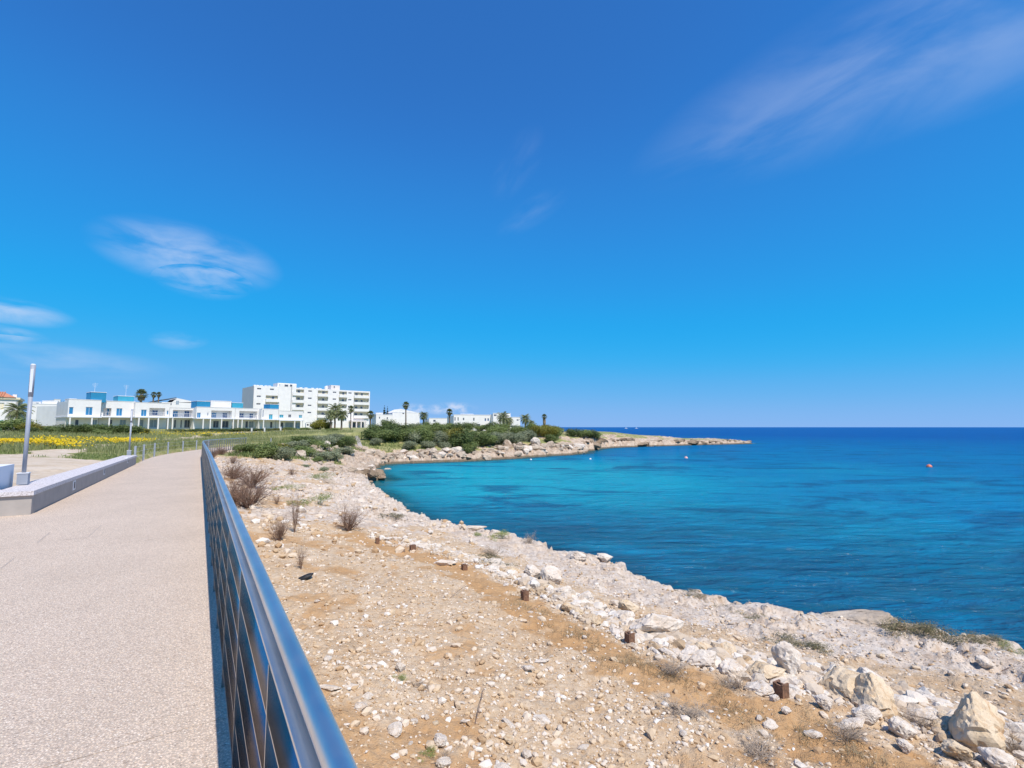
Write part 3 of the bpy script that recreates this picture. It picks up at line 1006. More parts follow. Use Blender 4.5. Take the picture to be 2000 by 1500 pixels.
# ------------------------------------------------------------------ left railing: posts and cables
lf = empty('cable_fence', path_at(30.5, -WID - 0.1), 0, 'low fence of grey posts and thin cables along the landward edge of the path', 'fence')
inv2 = Matrix.Translation(-Vector(path_at(30.5, -WID - 0.1)))
T_L0, T_L1 = 33.6, 78.0
tops = []
t = T_L0
while t <= T_L1:
    q = path_at(t, -WID - 0.12)
    o = MB().box(-0.05, 0.05, -0.05, 0.05, -0.2, 0.95).build('post', M['lamp'], lf)
    o.matrix_parent_inverse = inv2
    o.location = q
    o.rotation_euler = (0, 0, TH)
    t += 4.9
for z in (0.88, 0.6, 0.32):
    o = sweep([(-WID - 0.125, z - 0.006), (-WID - 0.115, z - 0.006), (-WID - 0.115, z + 0.006), (-WID - 0.125, z + 0.006)], T_L0, T_L1 - 1, 1.0).build('cable', M['steel'], lf)
    o.matrix_parent_inverse = inv2

# ------------------------------------------------------------------ low wall with coping, far-left white wall, lamps
WALL_T0, WALL_T1 = 13.6, 33.2
lw = empty('low_wall', path_at(WALL_T0, -WID), 0, 'low grey concrete seat wall with speckled coping and recessed step lights', 'wall')
inv3 = Matrix.Translation(-Vector(path_at(WALL_T0, -WID)))
LW = -WID - 0.0


def lp(mb, name, mat, parent=lw):
    o = mb.build(name, mat, parent)
    o.matrix_parent_inverse = inv3
    return o


lp(sweep([(LW - 0.55, -0.2), (LW - 0.02, -0.2), (LW - 0.02, 0.375), (LW - 0.55, 0.375)], WALL_T0 + 0.02, WALL_T1, 1.0), 'wall_body', M['concrete'])
cc = [WALL_T0 - 0.03, WALL_T1 + 0.02]
lp(sweep([(LW - 0.60, 0.382), (LW + 0.012, 0.382), (LW + 0.012, 0.47), (LW - 0.60, 0.47)], cc[0], cc[1], 1.0), 'coping', M['coping'])
# return of the wall to the left
def box_td(t0, t1, d0, d1, z0, z1):
    q = [path_at(a, c3) for a, c3 in ((t0, d0), (t1, d0), (t1, d1), (t0, d1))]
    return MB().add([(v.x, v.y, z0) for v in q] + [(v.x, v.y, z1) for v in q], [(0, 1, 2, 3), (7, 6, 5, 4), (0, 4, 5, 1), (1, 5, 6, 2), (2, 6, 7, 3), (3, 7, 4, 0)])


lp(box_td(WALL_T0 + 0.02, WALL_T0 + 0.55, LW - 0.553, LW - 1.6, -0.2, 0.372), 'wall_body', M['concrete'])
lp(box_td(WALL_T0 - 0.03, WALL_T0 + 0.60, LW - 0.603, LW - 1.6, 0.384, 0.468), 'coping', M['coping'])
for t in (17.6, 22.6, 29.4):
    f_ = lp(box_td(t - 0.16, t + 0.16, LW - 0.1, LW - 0.012, 0.06, 0.31), 'step_light', M['frame'])
    g_ = lp(box_td(t - 0.03, t + 0.05, LW - 0.1, LW - 0.004, 0.10, 0.27), 'louvre', M['black'], f_)
    g_.matrix_parent_inverse = Matrix.Identity(4)

ww = box_td(14.25, 15.4, LW - 0.72, LW - 4.0, -0.2, 0.92)
o = ww.build('white_wall', M['whiteb'])
tag(o, 'white rendered block wall behind the nearer lamp post at the left edge', 'wall')


def lamp_post(t, d, z0, h, label, baseh, r=0.045):
    q = path_at(t, d)
    q.z = z0
    e = empty('lamp_post', q, TH, label, 'lamp post', 'lamp posts by the promenade')
    MB().box(-0.09, 0.09, -0.09, 0.09, 0.0, baseh).build('base_box', M['lamp'], e)
    MB().box(-0.10, 0.10, -0.10, 0.10, baseh + 0.002, baseh + 0.02).build('base_cap', M['frame'], e)
    b_ = MB()
    b_.bar((0, 0, baseh + 0.021), (0, 0, h - 0.75), r * 0.85, r * 0.92, 14)
    b_.build('pole', M['lamp'], e, True)
    b_ = MB()
    b_.bar((0, 0, h - 0.749), (0, 0, h - 0.02), r * 1.0, r * 1.08, 14)
    dif = b_.build('lamp_head', M['lamp'], e, True)
    MB().bar((0, 0, h - 0.019), (0, 0, h), r * 1.05, r * 0.8, 14).build('lamp_cap', M['lampglass'], e)
    bx = MB().box(-r * 0.55, r * 0.55, -r * 1.16, -r * 0.7, h - 0.65, h - 0.12).build('diffuser', M['lampglass'], dif)
    return e


lamp_post(15.25, LW - 0.52, 0.471, 2.72, 'tall slim grey lamp post standing on the low concrete wall at the left', 0.24)
lamp_post(33.6, LW - 0.38, path_z(33.6) - 0.02, 3.0, 'slim grey lamp post with box base at the far end of the low wall', 0.72)

# ------------------------------------------------------------------ loose stones
def ico(sub):
    import bmesh
    bm = bmesh.new()
    bmesh.ops.create_icosphere(bm, subdivisions=sub, radius=1.0)
    v = np.array([x.co[:] for x in bm.verts])
    f = np.array([[q.index for q in x.verts] for x in bm.faces])
    bm.free()
    return v, f


ICO1, ICO2, ICO3, ICO4 = ico(1), ico(2), ico(3), ico(4)


def n3(v, f, seed):
    x, y, z = (v * f + seed).T
    return (perlin(x, y + 3.1 * z) + perlin(y + 7.7, z + 2.3 * x) + perlin(z + 1.9, x - 1.7 * y)) / 1.7


def stone_mesh(name, seed, mat, hi=True, angular=0.5, dims=(1, 0.8, 0.6)):
    r_ = np.random.default_rng(seed)
    v, f = ICO4 if hi else ICO3
    v = v.copy()
    # chop with planes for broken faces
    for _ in range(15):
        d = r_.normal(size=3)
        d /= np.linalg.norm(d)
        h = r_.uniform(0.50, 0.84)
        ex = np.maximum(v @ d - h, 0)
        v -= ex[:, None] * d * (0.55 + 0.45 * angular)
    k = 1 + 0.15 * n3(v, 1.1, seed * 1.7) + 0.09 * n3(v, 2.7, seed * 0.9) + 0.05 * n3(v, 6.5, seed * 2.1) + 0.022 * n3(v, 15.0, seed * 1.3)
    v = v * k[:, None]
    if hi:
        crk = np.abs(n3(v, 1.9, seed * 3.3))
        v *= (1 - 0.10 * np.clip(1 - crk / 0.10, 0, 1))[:, None]
    v *= np.array(dims)
    v[:, 2] -= v[:, 2].min()
    return np_mesh(name, v * 0.5, f, [mat], False)


stone_set = {'stone': [stone_mesh('stone', 10 + i, M['stone'], True, 0.7, d) for i, d in enumerate([(1.1, 0.85, 0.62), (1.25, 0.7, 0.6), (0.95, 0.95, 0.75), (1.35, 0.75, 0.5), (1.0, 0.8, 0.85), (1.15, 0.9, 0.55)])],
             'stoney': [stone_mesh('stone', 30 + i, M['stoney'], True, 0.6, d) for i, d in enumerate([(1.1, 0.85, 0.7), (1.25, 0.8, 0.6), (0.95, 0.95, 0.85), (1.15, 0.9, 0.95)])],
             'stonef': [stone_mesh('rock', 50 + i, M['stonef'], True, 0.9, d) for i, d in enumerate([(1.2, 0.85, 0.7), (1.4, 0.8, 0.5), (1.0, 0.95, 0.85), (1.3, 0.9, 0.6)])],
             'stoned': [stone_mesh('rock', 70 + i, M['stoned'], True, 0.9, d) for i, d in enumerate([(1.2, 0.85, 0.7), (1.4, 0.8, 0.5), (1.0, 0.95, 0.85)])]}


def hit_ground(px, py):
    """where the ray through a picture point meets the ground"""
    d = px_dir(px, py)
    ks = np.geomspace(1.5, 260, 900)
    zz = ground(d.x * ks, d.y * ks)
    below = np.nonzero(HC + d.z * ks < zz)[0]
    if len(below) == 0:
        return None
    i = below[0]
    if i == 0:
        k = ks[0]
    else:
        h0 = HC + d.z * ks[i - 1] - zz[i - 1]
        h1 = HC + d.z * ks[i] - zz[i]
        k = ks[i - 1] + (ks[i] - ks[i - 1]) * h0 / (h0 - h1 + 1e-9)
    return Vector((d.x * k, d.y * k, HC + d.z * k))


def put_stone(name, kind, idx, loc, size, rz, tilt=(0, 0), sink=0.15, sz=(1, 1, 1)):
    o = obj(name, stone_set[kind][idx % len(stone_set[kind])])
    o.location = (loc[0], loc[1], loc[2] - sink * size * 0.5)
    o.rotation_euler = (tilt[0], tilt[1], rz)
    o.scale = (size * sz[0], size * sz[1], size * sz[2])
    return o


# the big stones one can name: (px, py of the foot, width px, kind, variant, label, vertical stretch)
big = [
    (1283, 1238, 92, 'stone', 3, 'big tilted white boulder with a dark shaded face behind the middle rusty stub', 1.15),
    (1228, 1200, 46, 'stoney', 0, 'squat yellowish boulder left of the big tilted white boulder', 1.0),
    (1375, 1300, 62, 'stone', 1, 'tall white wedge boulder right of the middle rusty stub', 1.35),
    (1428, 1316, 58, 'stone', 4, 'pointed grey-white stone at the foot of the white wedge boulder', 0.8),
    (1420, 1280, 44, 'stoney', 2, 'small amber stone between the wedge boulder and the long flat stone', 0.8),
    (1490, 1322, 88, 'stoney', 1, 'long cream stone lying left of the rounded grey boulder', 0.75),
    (1548, 1325, 72, 'stone', 2, 'rounded grey-white boulder standing behind the right-hand rusty stub', 1.3),
    (1485, 1352, 56, 'stone', 0, 'low white stone left of the right-hand rusty stub', 0.7),
    (1650, 1350, 120, 'stoney', 1, 'large flat yellow boulder at the head of the right-hand heap', 0.85),
    (1705, 1385, 96, 'stoney', 3, 'rounded yellow boulder in front of the large flat yellow boulder', 0.85),
    (1697, 1412, 56, 'stone', 0, 'grey angular block below the rounded yellow boulder', 1.05),
    (1615, 1385, 44, 'stone', 2, 'white hollowed stone left of the grey angular block', 0.9),
    (1660, 1418, 62, 'stone', 3, 'low white block in the middle of the right-hand heap', 0.6),
    (1762, 1440, 56, 'stone', 4, 'white upright stone right of the grey angular block', 1.0),
    (1768, 1468, 36, 'stone', 2, 'egg shaped pale stone below the white upright stone', 0.9),
    (1915, 1455, 108, 'stoney', 3, 'largest tall boulder with a rusty orange top at the right', 1.05),
    (1985, 1440, 70, 'stone', 1, 'white boulder against the right edge of the picture', 1.3),
    (1868, 1480, 62, 'stoney', 0, 'rounded cream stone in front of the largest tall boulder', 0.85),
    (1948, 1502, 72, 'stone', 2, 'pale rounded stone in the bottom right corner', 0.9),
    (1840, 1430, 40, 'stoney', 2, 'small cream stone left of the largest tall boulder', 0.8),
    (1537, 1393, 22, 'stone', 4, 'small pale stone alone on the orange soil', 0.9),
    (1588, 1440, 36, 'stone', 0, 'oblong pale stone lying on the orange soil', 0.7),
    (1108, 1195, 34, 'stoney', 0, 'beige stone right of the third rusty stub', 0.9),
    (1040, 1132, 44, 'stone', 2, 'white rounded boulder above the third rusty stub', 0.95),
    (1078, 1142, 50, 'stone', 4, 'tall white leaning boulder above the third rusty stub', 1.15),
    (998, 1120, 46, 'stoney', 1, 'tan wedge stone left of the white rounded boulder', 0.75),
    (1163, 1222, 34, 'stoney', 2, 'amber stone among the white rubble left of the middle rusty stub', 0.9),
    (868, 1102, 40, 'stone', 3, 'flat white stone beside the second rusty stub', 0.7),
    (785, 1310, 24, 'stone', 2, 'lone pointed stone above a green tuft near the railing', 1.1),
    (640, 1345, 42, 'stone', 3, 'flat white stone lying closest to the handrail', 0.55),
    (684, 1340, 38, 'stone', 1, 'flat pale stone second from the handrail', 0.45),
    (708, 1384, 34, 'stone', 2, 'round pale stone beside the handrail near the bottom', 0.6),
    (868, 1496, 34, 'stone', 4, 'angular pale stone at the bottom edge left of centre', 0.7),
    (1030, 1480, 26, 'stone', 2, 'rounded white stone at the bottom edge near the centre', 0.9),
    (995, 1450, 26, 'stoney', 0, 'cream stone near the bottom edge left of the rounded white one', 0.9),
    (1140, 1460, 24, 'stone', 1, 'white chip stone near the bottom edge right of centre', 0.8),
    (1056, 1292, 30, 'stone', 3, 'long white flake stone on the rubble above the straw', 0.5),
    (1030, 1308, 30, 'stone', 0, 'white flake stone left of the long white flake', 0.6),
    (1920, 1300, 34, 'stone', 4, 'lone white block on the bare rock shelf at the right', 0.9),
    (1660, 1310, 46, 'stoney', 1, 'flat tan stone above the large flat yellow boulder', 0.5),
    (1515, 1210, 22, 'stone', 0, 'small grey stone near the shelf edge left of the slab', 0.7),
    (1130, 1090, 38, 'stone', 5, 'ragged white rock on the rim of the shelf above the water', 0.8),
    (1182, 1092, 40, 'stone', 2, 'knobbly white rock on the rim of the shelf at the corner', 0.5),
    (968, 1046, 40, 'stone', 5, 'low white rock on the rim beside the green weeds', 0.7),
    (925, 1034, 44, 'stone', 3, 'flat white rock on the rim left of the green weeds', 0.6),
]
rs = np.random.default_rng(5)
big_xy = []
for px, py, wpx, kind, var, lab, vs in big:
    g = hit_ground(px, py)
    dist = (Vector((g.x, g.y, g.z)) - Vector((0, 0, HC))).dot(px_dir(px, py).normalized()) * math.cos(math.atan((px - CX) / F))
    size = wpx / F * g.y * 1.0
    o = put_stone('boulder' if wpx > 40 else 'stone', kind, var, g, size, rs.uniform(-0.5, 0.5), (rs.uniform(-0.2, 0.2), rs.uniform(-0.2, 0.2)), 0.2, (0.92, 0.92, vs))
    tag(o, lab, 'boulder' if wpx > 40 else 'stone', 'stones lying on the shore')
    big_xy.append((g.x, g.y, size))
# slab on the rim at the right
g = hit_ground(1655, 1206)
g2 = hit_ground(1800, 1222)
for k, (px, py, w_, v_, lab) in enumerate(((1690, 1213, 105, 3, 'long layered rock slab on the rim above the water'), (1775, 1225, 75, 1, 'lower end of the layered rock slab beside the scrub'))):
    g = hit_ground(px, py)
    o = put_stone('rock_slab', 'stonef', v_, g, w_ / F * g.y, -0.45, (0.1, -0.1), 0.3, (1.1, 0.7, 0.55))
    tag(o, lab, 'rock', 'rocks on the rim')

# medium stones along the boulder band and scattered over the rubble
bandp = np.array(band)
med = []
cand = 0
while len(med) < 235 and cand < 6000:
    cand += 1
    if rs.random() < 0.72:
        k = rs.integers(0, len(bandp) - 1)
        fr = rs.random()
        c0 = bandp[k] * (1 - fr) + bandp[k + 1] * fr
        d = bandp[k + 1] - bandp[k]
        d = d / np.linalg.norm(d)
        nn_ = np.array([-d[1], d[0]])
        c0 = c0 + nn_ * rs.normal(0.08, 0.27)
        s = float(np.clip(rs.lognormal(math.log(0.16 if k < 3 else 0.225), 0.42), 0.07, 0.44))
    else:
        a_ = rs.uniform(R(-24), R(44))
        r__ = rs.uniform(3.4, 12)
        c0 = np.array([math.sin(a_) * r__, math.cos(a_) * r__])
        s = float(np.clip(rs.lognormal(math.log(0.085), 0.4), 0.05, 0.2))
    psd_, _ = path_coords(np.array([c0[0]]), np.array([c0[1]]))
    cs_ = coast_sd(np.array([c0[0]]), np.array([c0[1]]))
    if psd_[0] < 0.7 or cs_[0] < 0.5 or c0[1] < 3.2:
        continue
    if any((c0[0] - bx) ** 2 + (c0[1] - by) ** 2 < (0.36 * (bs + s)) ** 2 for bx, by, bs in big_xy + med):
        continue
    med.append((c0[0], c0[1], s))
med.sort(key=lambda q: q[0] / q[1])
count_of = {}
mz = ground(np.array([q[0] for q in med]), np.array([q[1] for q in med]))
for (x_, y_, s), z_ in zip(med, mz):
    near_band = poly_dist(np.array([x_]), np.array([y_]), band)[0] < 0.8
    kind = 'stone' if rs.random() < 0.75 else 'stoney'
    o = put_stone('stone', kind, int(rs.integers(0, 6)), (x_, y_, z_), s, rs.uniform(0, 6.28), (rs.uniform(-0.3, 0.3), rs.uniform(-0.3, 0.3)), 0.25, (1, 1, rs.uniform(0.6, 1.1)))
    pxs = CX + F * x_ / y_
    if near_band:
        where = ('left of the second rusty stub' if pxs < 806 else 'between second and third rusty stubs' if pxs < 1025 else 'between third and tall middle rusty stubs' if pxs < 1230
                 else 'between tall middle and broad rusty stubs' if pxs < 1526 else 'just right of the broad rusty stub' if pxs < 1680 else 'around the largest tall boulder at the right')
        i_ = count_of[where] = count_of.get(where, -1) + 1
        tag(o, 'small pale rubble rock ' + where + ', ' + ordinal(i_) + ' from left', 'stone', 'small stones in the rubble line')
    else:
        where = ('beside the railing' if pxs < 760 else 'left of the orange soil track' if y_ > 6.5 and pxs < 1000 else 'on the gravel at the bottom of the picture' if y_ < 5 and pxs < 1400
                 else 'on the gravel below the orange track' if pxs < 1300 else 'on bare ground at the right')
        i_ = count_of[where] = count_of.get(where, -1) + 1
        tag(o, 'small loose pale rock ' + where + ', ' + ordinal(i_) + ' from left', 'stone', 'small stones scattered on the ground')

# pebbles nobody could count
def pebbles(name, label, cnt, sampler, smin, smed, smax, sig=0.5, seed=1, shape=None):
    r_ = np.random.default_rng(seed)
    xy = sampler(r_, cnt)
    psd_, _ = path_coords(xy[:, 0], xy[:, 1])
    cs_ = coast_sd(xy[:, 0], xy[:, 1])
    xy = xy[(psd_ > 0.5) & (cs_ > 0.25)]
    z, zn, _, _, _ = ground(xy[:, 0], xy[:, 1], True)
    dens = 1 - 0.8 * np.clip(zn['soil'] * 1.2, 0, 1)
    keep = r_.random(len(xy)) < dens
    xy, z = xy[keep], z[keep]
    k = len(xy)
    sz = np.clip(r_.lognormal(math.log(smed), sig, k), smin, smax)
    v0, f0 = shape or ICO1
    v = v0[None] * r_.uniform(0.65, 1.2, (k, len(v0), 1))
    v = v * np.stack([r_.uniform(0.8, 1.3, k), r_.uniform(0.6, 1.0, k), r_.uniform(0.4, 0.8, k)], 1)[:, None, :] * 0.5
    a_ = r_.uniform(0, 6.28, k)
    ca, sa = np.cos(a_)[:, None], np.sin(a_)[:, None]
    vx = v[..., 0] * ca - v[..., 1] * sa
    vy = v[..., 0] * sa + v[..., 1] * ca
    v = np.stack([vx, vy, v[..., 2] + 0.12], -1) * sz[:, None, None]
    v += np.stack([xy[:, 0], xy[:, 1], z], 1)[:, None, :]
    f = f0[None] + (np.arange(k) * len(v0))[:, None, None]
    o = obj(name, np_mesh(name, v.reshape(-1, 3), f.reshape(-1, 3), [M['rubble' if name == 'rubble' else 'pebble']]))
    return tag(o, label, 'pebbles', kind='stuff')


def samp_near(r_, c_):
    a_ = r_.uniform(R(-34), R(49), c_)
    q = np.exp(r_.uniform(math.log(3.0), math.log(15), c_))
    return np.stack([np.sin(a_) * q, np.cos(a_) * q], 1)


def samp_band(r_, c_):
    k = r_.integers(0, len(bandp) - 1, c_)
    fr = r_.random((c_, 1))
    c0 = bandp[k] * (1 - fr) + bandp[k + 1] * fr
    return c0 + r_.normal(0, 0.33, (c_, 2))


def samp_band_right(r_, c_):
    k = r_.integers(0, len(bandp) - 1, c_)
    fr = r_.random((c_, 1))
    c0 = bandp[k] * (1 - fr) + bandp[k + 1] * fr
    return c0 + r_.normal(0, 0.27, (c_, 2)) + np.array([0.10, 0.14])


def samp_mid(r_, c_):
    a_ = r_.uniform(R(-34), R(-4), c_)
    q = r_.uniform(11, 46, c_)
    return np.stack([np.sin(a_) * q, np.cos(a_) * q], 1)


pebbles('gravel', 'loose limestone gravel spread over the ground beside the railing', 37000, samp_near, 0.012, 0.026, 0.12, 0.62, 1)
pebbles('rubble', 'small white rubble packed along the line of boulders', 5200, samp_band, 0.02, 0.055, 0.14, 0.5, 2)
pebbles('rubble', 'broken fist-sized white rock packed between the boulders', 3600, samp_band_right, 0.05, 0.105, 0.30, 0.48, 8, ICO2)
pebbles('gravel', 'scattered pale stones on the ground towards the head of the cove', 2800, samp_mid, 0.05, 0.10, 0.34, 0.55, 3)

# ------------------------------------------------------------------ rusty stubs, litter, sticks
stubs = [(737, 1062, 9, 20, 'leftmost short rusty iron stub near the dry round shrub'), (806, 1077, 14, 22, 'second rusty iron stub, standing in white stones left of the soil'), (907, 1113, 13, 19, 'small rusty stub right at the top of the bare orange soil'),
         (1025, 1172, 16, 32, 'third large rusty iron stub below the white leaning boulder'), (1230, 1258, 19, 38, 'tall rusty square stub in the middle of the rubble line'), (1526, 1362, 27, 48, 'broad rusty square stub in front of the rounded grey boulder')]
for px, py, wp_, hp_, lab in stubs:
    g = hit_ground(px, py)
    w_, h_ = wp_ / F * g.y, hp_ / F * g.y * 0.56
    e = empty('rusty_post', g, 0.5, lab, 'iron post', 'rusty stubs in the rubble line')
    b_ = MB()
    t_ = w_ * 0.12
    hw = w_ * 0.36
    b_.box(-hw, hw, -hw, -hw + t_, -0.05, h_)
    b_.box(-hw, hw, hw - t_, hw, -0.05, h_ * 0.96)
    b_.build('flange', M['rust'], e)
    b_ = MB().box(-t_ / 2, t_ / 2, -hw + t_, hw - t_, -0.05, h_ * 0.97)
    b_.build('web', M['rust'], e)
    b_ = MB().box(-hw, -hw + t_, -hw + t_, hw - t_, -0.05, h_ * 0.93)
    b_.build('side_plate', M['rust'], e)
g = hit_ground(598, 1130)
s_ = stone_mesh('litter', 91, M['black'], False, 0.5, (1.5, 0.7, 0.35))
o = obj('rubber_scrap', s_)
o.location = (g.x, g.y, g.z - 0.01)
o.rotation_euler = (0.15, -0.35, 0.4)
o.scale = (0.20, 0.20, 0.30)
tag(o, 'crumpled black scrap lying on the stones beside the railing', 'litter')
for (a, b2, lab) in (((1035, 1193), (1068, 1180), 'bent brown stick lying on stones below the third rusty stub'), ((880, 1168), (915, 1146), 'thin pale stick on the bare orange soil'), ((928, 1416), (944, 1350), 'thin upright dry stem on the gravel near the bottom'),
                     ((1955, 1312), (1990, 1306), 'weathered stick on the rock shelf at the right')):
    p0, p1 = hit_ground(*a), hit_ground(*b2)
    mid = (p0 + p1) / 2 + Vector((0.01, 0, 0.05))
    b_ = MB()
    b_.bar(p0 + Vector((0, 0, 0.01)), mid, 0.004, 0.003, 5)
    b_.bar(mid, p1 + Vector((0, 0, 0.03)), 0.003, 0.002, 5)
    b_.bar(mid, mid + (p1 - p0) * 0.3 + Vector((0.03, 0.0, 0.06)), 0.002, 0.0012, 5)
    tag(b_.build('stick', M['twig']), lab, 'stick', 'sticks on the ground')

# ------------------------------------------------------------------ shore rocks of the cove and the headland
def along(pts, n_, r_, jit):
    pts = np.array(pts)
    L_ = np.concatenate([[0], np.cumsum(np.linalg.norm(np.diff(pts, axis=0), axis=1))])
    out = []
    for k in range(n_):
        q = (k + r_.uniform(0.1, 0.9)) / n_ * L_[-1]
        i = min(np.searchsorted(L_, q, side='right') - 1, len(pts) - 2)
        fr = (q - L_[i]) / (L_[i + 1] - L_[i])
        d = pts[i + 1] - pts[i]
        d = d / np.linalg.norm(d)
        out.append((pts[i] * (1 - fr) + pts[i + 1] * fr + np.array([-d[1], d[0]]) * r_.uniform(*jit), math.atan2(d[1], d[0])))
    return out


r_ = np.random.default_rng(21)


def rock_row(pts, cnt, jit, smin, smax, flat, label, group, kinds=('stonef', 'stonef', 'stonef', 'stone'), zmin=None, follow=False):
    sp = sorted(along(pts, cnt, r_, jit), key=lambda q: q[0][0] / q[0][1])
    zz = ground(np.array([q[0][0] for q in sp]), np.array([q[0][1] for q in sp]))
    for i, ((c0, a0), z_) in enumerate(zip(sp, zz)):
        s = r_.uniform(smin, smax) * r_.uniform(0.7, 1.1)
        z_ = max(z_, SEA - 0.1)
        o = put_stone('shore_rock', kinds[int(r_.integers(0, len(kinds)))], int(r_.integers(0, 4)), (c0[0], c0[1], z_), s, (a0 + r_.uniform(-0.4, 0.4)) if follow else r_.uniform(0, 6.28),
                      (r_.uniform(-0.25, 0.25), r_.uniform(-0.25, 0.25)), 0.35, (1, 1, r_.uniform(*flat)))
        tag(o, label + ', ' + ordinal(i) + ' from left', 'rock', group)


far_shore = [W(a, b2) for a, b2 in [(742, 64), (765, 67), (800, 68.3), (850, 70), (920, 73), (1000, 78), (1060, 84.5), (1110, 89.5), (1140, 93.5)]]
half = [W(a, b2) for a, b2 in [(745, 65), (765, 67), (800, 68.3), (850, 70), (895, 72)]]
half2 = [W(a, b2) for a, b2 in [(900, 72), (950, 74.5), (1000, 78), (1060, 84.5), (1110, 89.5), (1145, 93.5)]]
rock_row(half, 64, (0.0, 3.2), 0.7, 1.9, (0.6, 1.1), 'weathered pink-brown rock at the water below the grey-green scrub bank', 'rocks along the far shore')
rock_row(half2, 60, (0.0, 3.6), 0.9, 2.4, (0.6, 1.1), 'pale jagged rock at the water right of the big dark bush', 'rocks along the far shore')
rock_row([W(a, b2) for a, b2 in [(1000, 80), (1060, 86), (1110, 91), (1142, 95)]], 10, (0.5, 2.5), 2.2, 3.6, (0.6, 0.9), 'large pale block of rock above the water where the headland begins', 'big blocks at the root of the headland')
rock_row([W(a, b2) for a, b2 in [(1148, 101), (1170, 113), (1200, 120), (1290, 130), (1380, 139), (1452, 146)]], 38, (-0.4, 1.6), 1.5, 4.2, (0.35, 0.6), 'layered brown rock in the low cliff edge of the headland', 'rocks edging the headland', ('stonef', 'stoned', 'stoned'), None, True)
rock_row([W(a, b2) for a, b2 in [(1400, 143), (1440, 147), (1462, 149)]], 7, (-0.8, 0.6), 1.2, 2.2, (0.35, 0.6), 'dark wet rock at the outermost tip of the headland', 'rocks at the headland tip', ('stoned',))
rock_row([W(a, b2) for a, b2 in [(640, 44), (672, 46), (700, 48), (722, 48)]], 30, (-3.0, 4.5), 0.6, 1.5, (0.6, 1.1), 'tan broken rock in the tumbled heap at the head of the cove', 'rocks heaped at the head of the cove')
rock_row([W(a, b2) for a, b2 in [(655, 52), (690, 57), (722, 60)]], 34, (-4.0, 5.0), 0.6, 1.7, (0.6, 1.1), 'pale broken rock on the slope behind the cove heap', 'rocks on the slope above the cove')
rock_row([W(a, b2) for a, b2 in [(712, 44.5), (735, 46), (754, 46.8)]], 9, (-0.7, 0.7), 0.8, 1.5, (0.7, 1.1), 'wet dark brown rock jutting into the cove', 'wet rocks jutting into the cove', ('stoned',))
rock_row([W(a, b2) for a, b2 in [(560, 50), (610, 53), (650, 60), (680, 68)]], 22, (-4.0, 4.0), 0.7, 1.8, (0.5, 0.9), 'bleached rock outcrop among the bushes on the hillside', 'outcrops on the hillside')
rock_row([W(a, b2) for a, b2 in [(560, 27), (620, 30), (690, 32), (730, 34)]], 26, (-4.5, 6.0), 0.5, 1.3, (0.3, 0.55), 'flat bleached rock on the shelf left of the cove', 'flat rocks on the shelf', ('stone', 'stonef', 'stone'))

# ------------------------------------------------------------------ plants
def leaf_cloud(seed, cnt, leaf, lumps, shell=0.55, zsq=1.0, aspect=0.45):
    """leaves spread through a few uneven lumps; box about 1 wide and 1 high, foot at z = 0"""
    r_ = np.random.default_rng(seed)
    P_, D_ = [], []
    w = np.array([q[3] ** 2 for q in lumps])
    w = w / w.sum()
    for (cx, cy, cz, rr), wi in zip(lumps, w):
        k = max(8, int(cnt * wi))
        d = r_.normal(size=(k, 3))
        d /= np.linalg.norm(d, axis=1)[:, None]
        rad_ = rr * (shell + (1 - shell) * r_.random(k) ** 0.5) * (1 + 0.42 * n3(d, 2.6, seed + cx * 9)) * (1 + 0.16 * r_.normal(size=k))
        P_.append(np.array([cx, cy, cz]) + d * rad_[:, None] * np.array([1, 1, zsq]))
        D_.append(d)
    P_, D_ = np.concatenate(P_), np.concatenate(D_)
    ok = P_[:, 2] > 0.0
    P_, D_ = P_[ok], D_[ok]
    k = len(P_)
    nrm_ = D_ * 0.8 + r_.normal(size=(k, 3)) * 0.6 + np.array([0, 0, 0.35])
    nrm_ /= np.linalg.norm(nrm_, axis=1)[:, None]
    t1 = np.cross(nrm_, r_.normal(size=(k, 3)))
    t1 /= np.linalg.norm(t1, axis=1)[:, None]
    t2 = np.cross(nrm_, t1)
    l_ = leaf * r_.uniform(0.6, 1.4, (k, 1))
    v = np.stack([P_ - t1 * l_, P_ + t2 * l_ * aspect, P_ + t1 * l_, P_ - t2 * l_ * aspect], 1).reshape(-1, 3)
    f = np.arange(4 * k).reshape(-1, 4)
    return v, f


def rand_lumps(seed, k, spread=0.3, r0=0.24, top=0.62):
    r_ = np.random.default_rng(seed)
    out = [(0, 0, 0.40, r0 * 1.35)]
    for _ in range(k):
        a_ = r_.uniform(0, 6.28)
        q = spread * r_.uniform(0.5, 1.1)
        out.append((q * math.cos(a_), q * math.sin(a_), r_.uniform(0.15, top), r0 * r_.uniform(0.6, 1.1)))
    return out


def stems_mesh(name, seed, cnt, mat, h=0.5, r0=0.02):
    r_ = np.random.default_rng(seed)
    b_ = MB()
    for _ in range(cnt):
        a_ = r_.uniform(0, 6.28)
        q = r_.uniform(0.1, 0.3)
        m1 = Vector((q * 0.5 * math.cos(a_), q * 0.5 * math.sin(a_), h * 0.5))
        b_.bar((0.02 * math.cos(a_), 0.02 * math.sin(a_), -0.05), m1, r0, r0 * 0.7, 5)
        b_.bar(m1, (q * math.cos(a_), q * math.sin(a_), h), r0 * 0.7, r0 * 0.3, 5)
    return b_.mesh(name, mat)


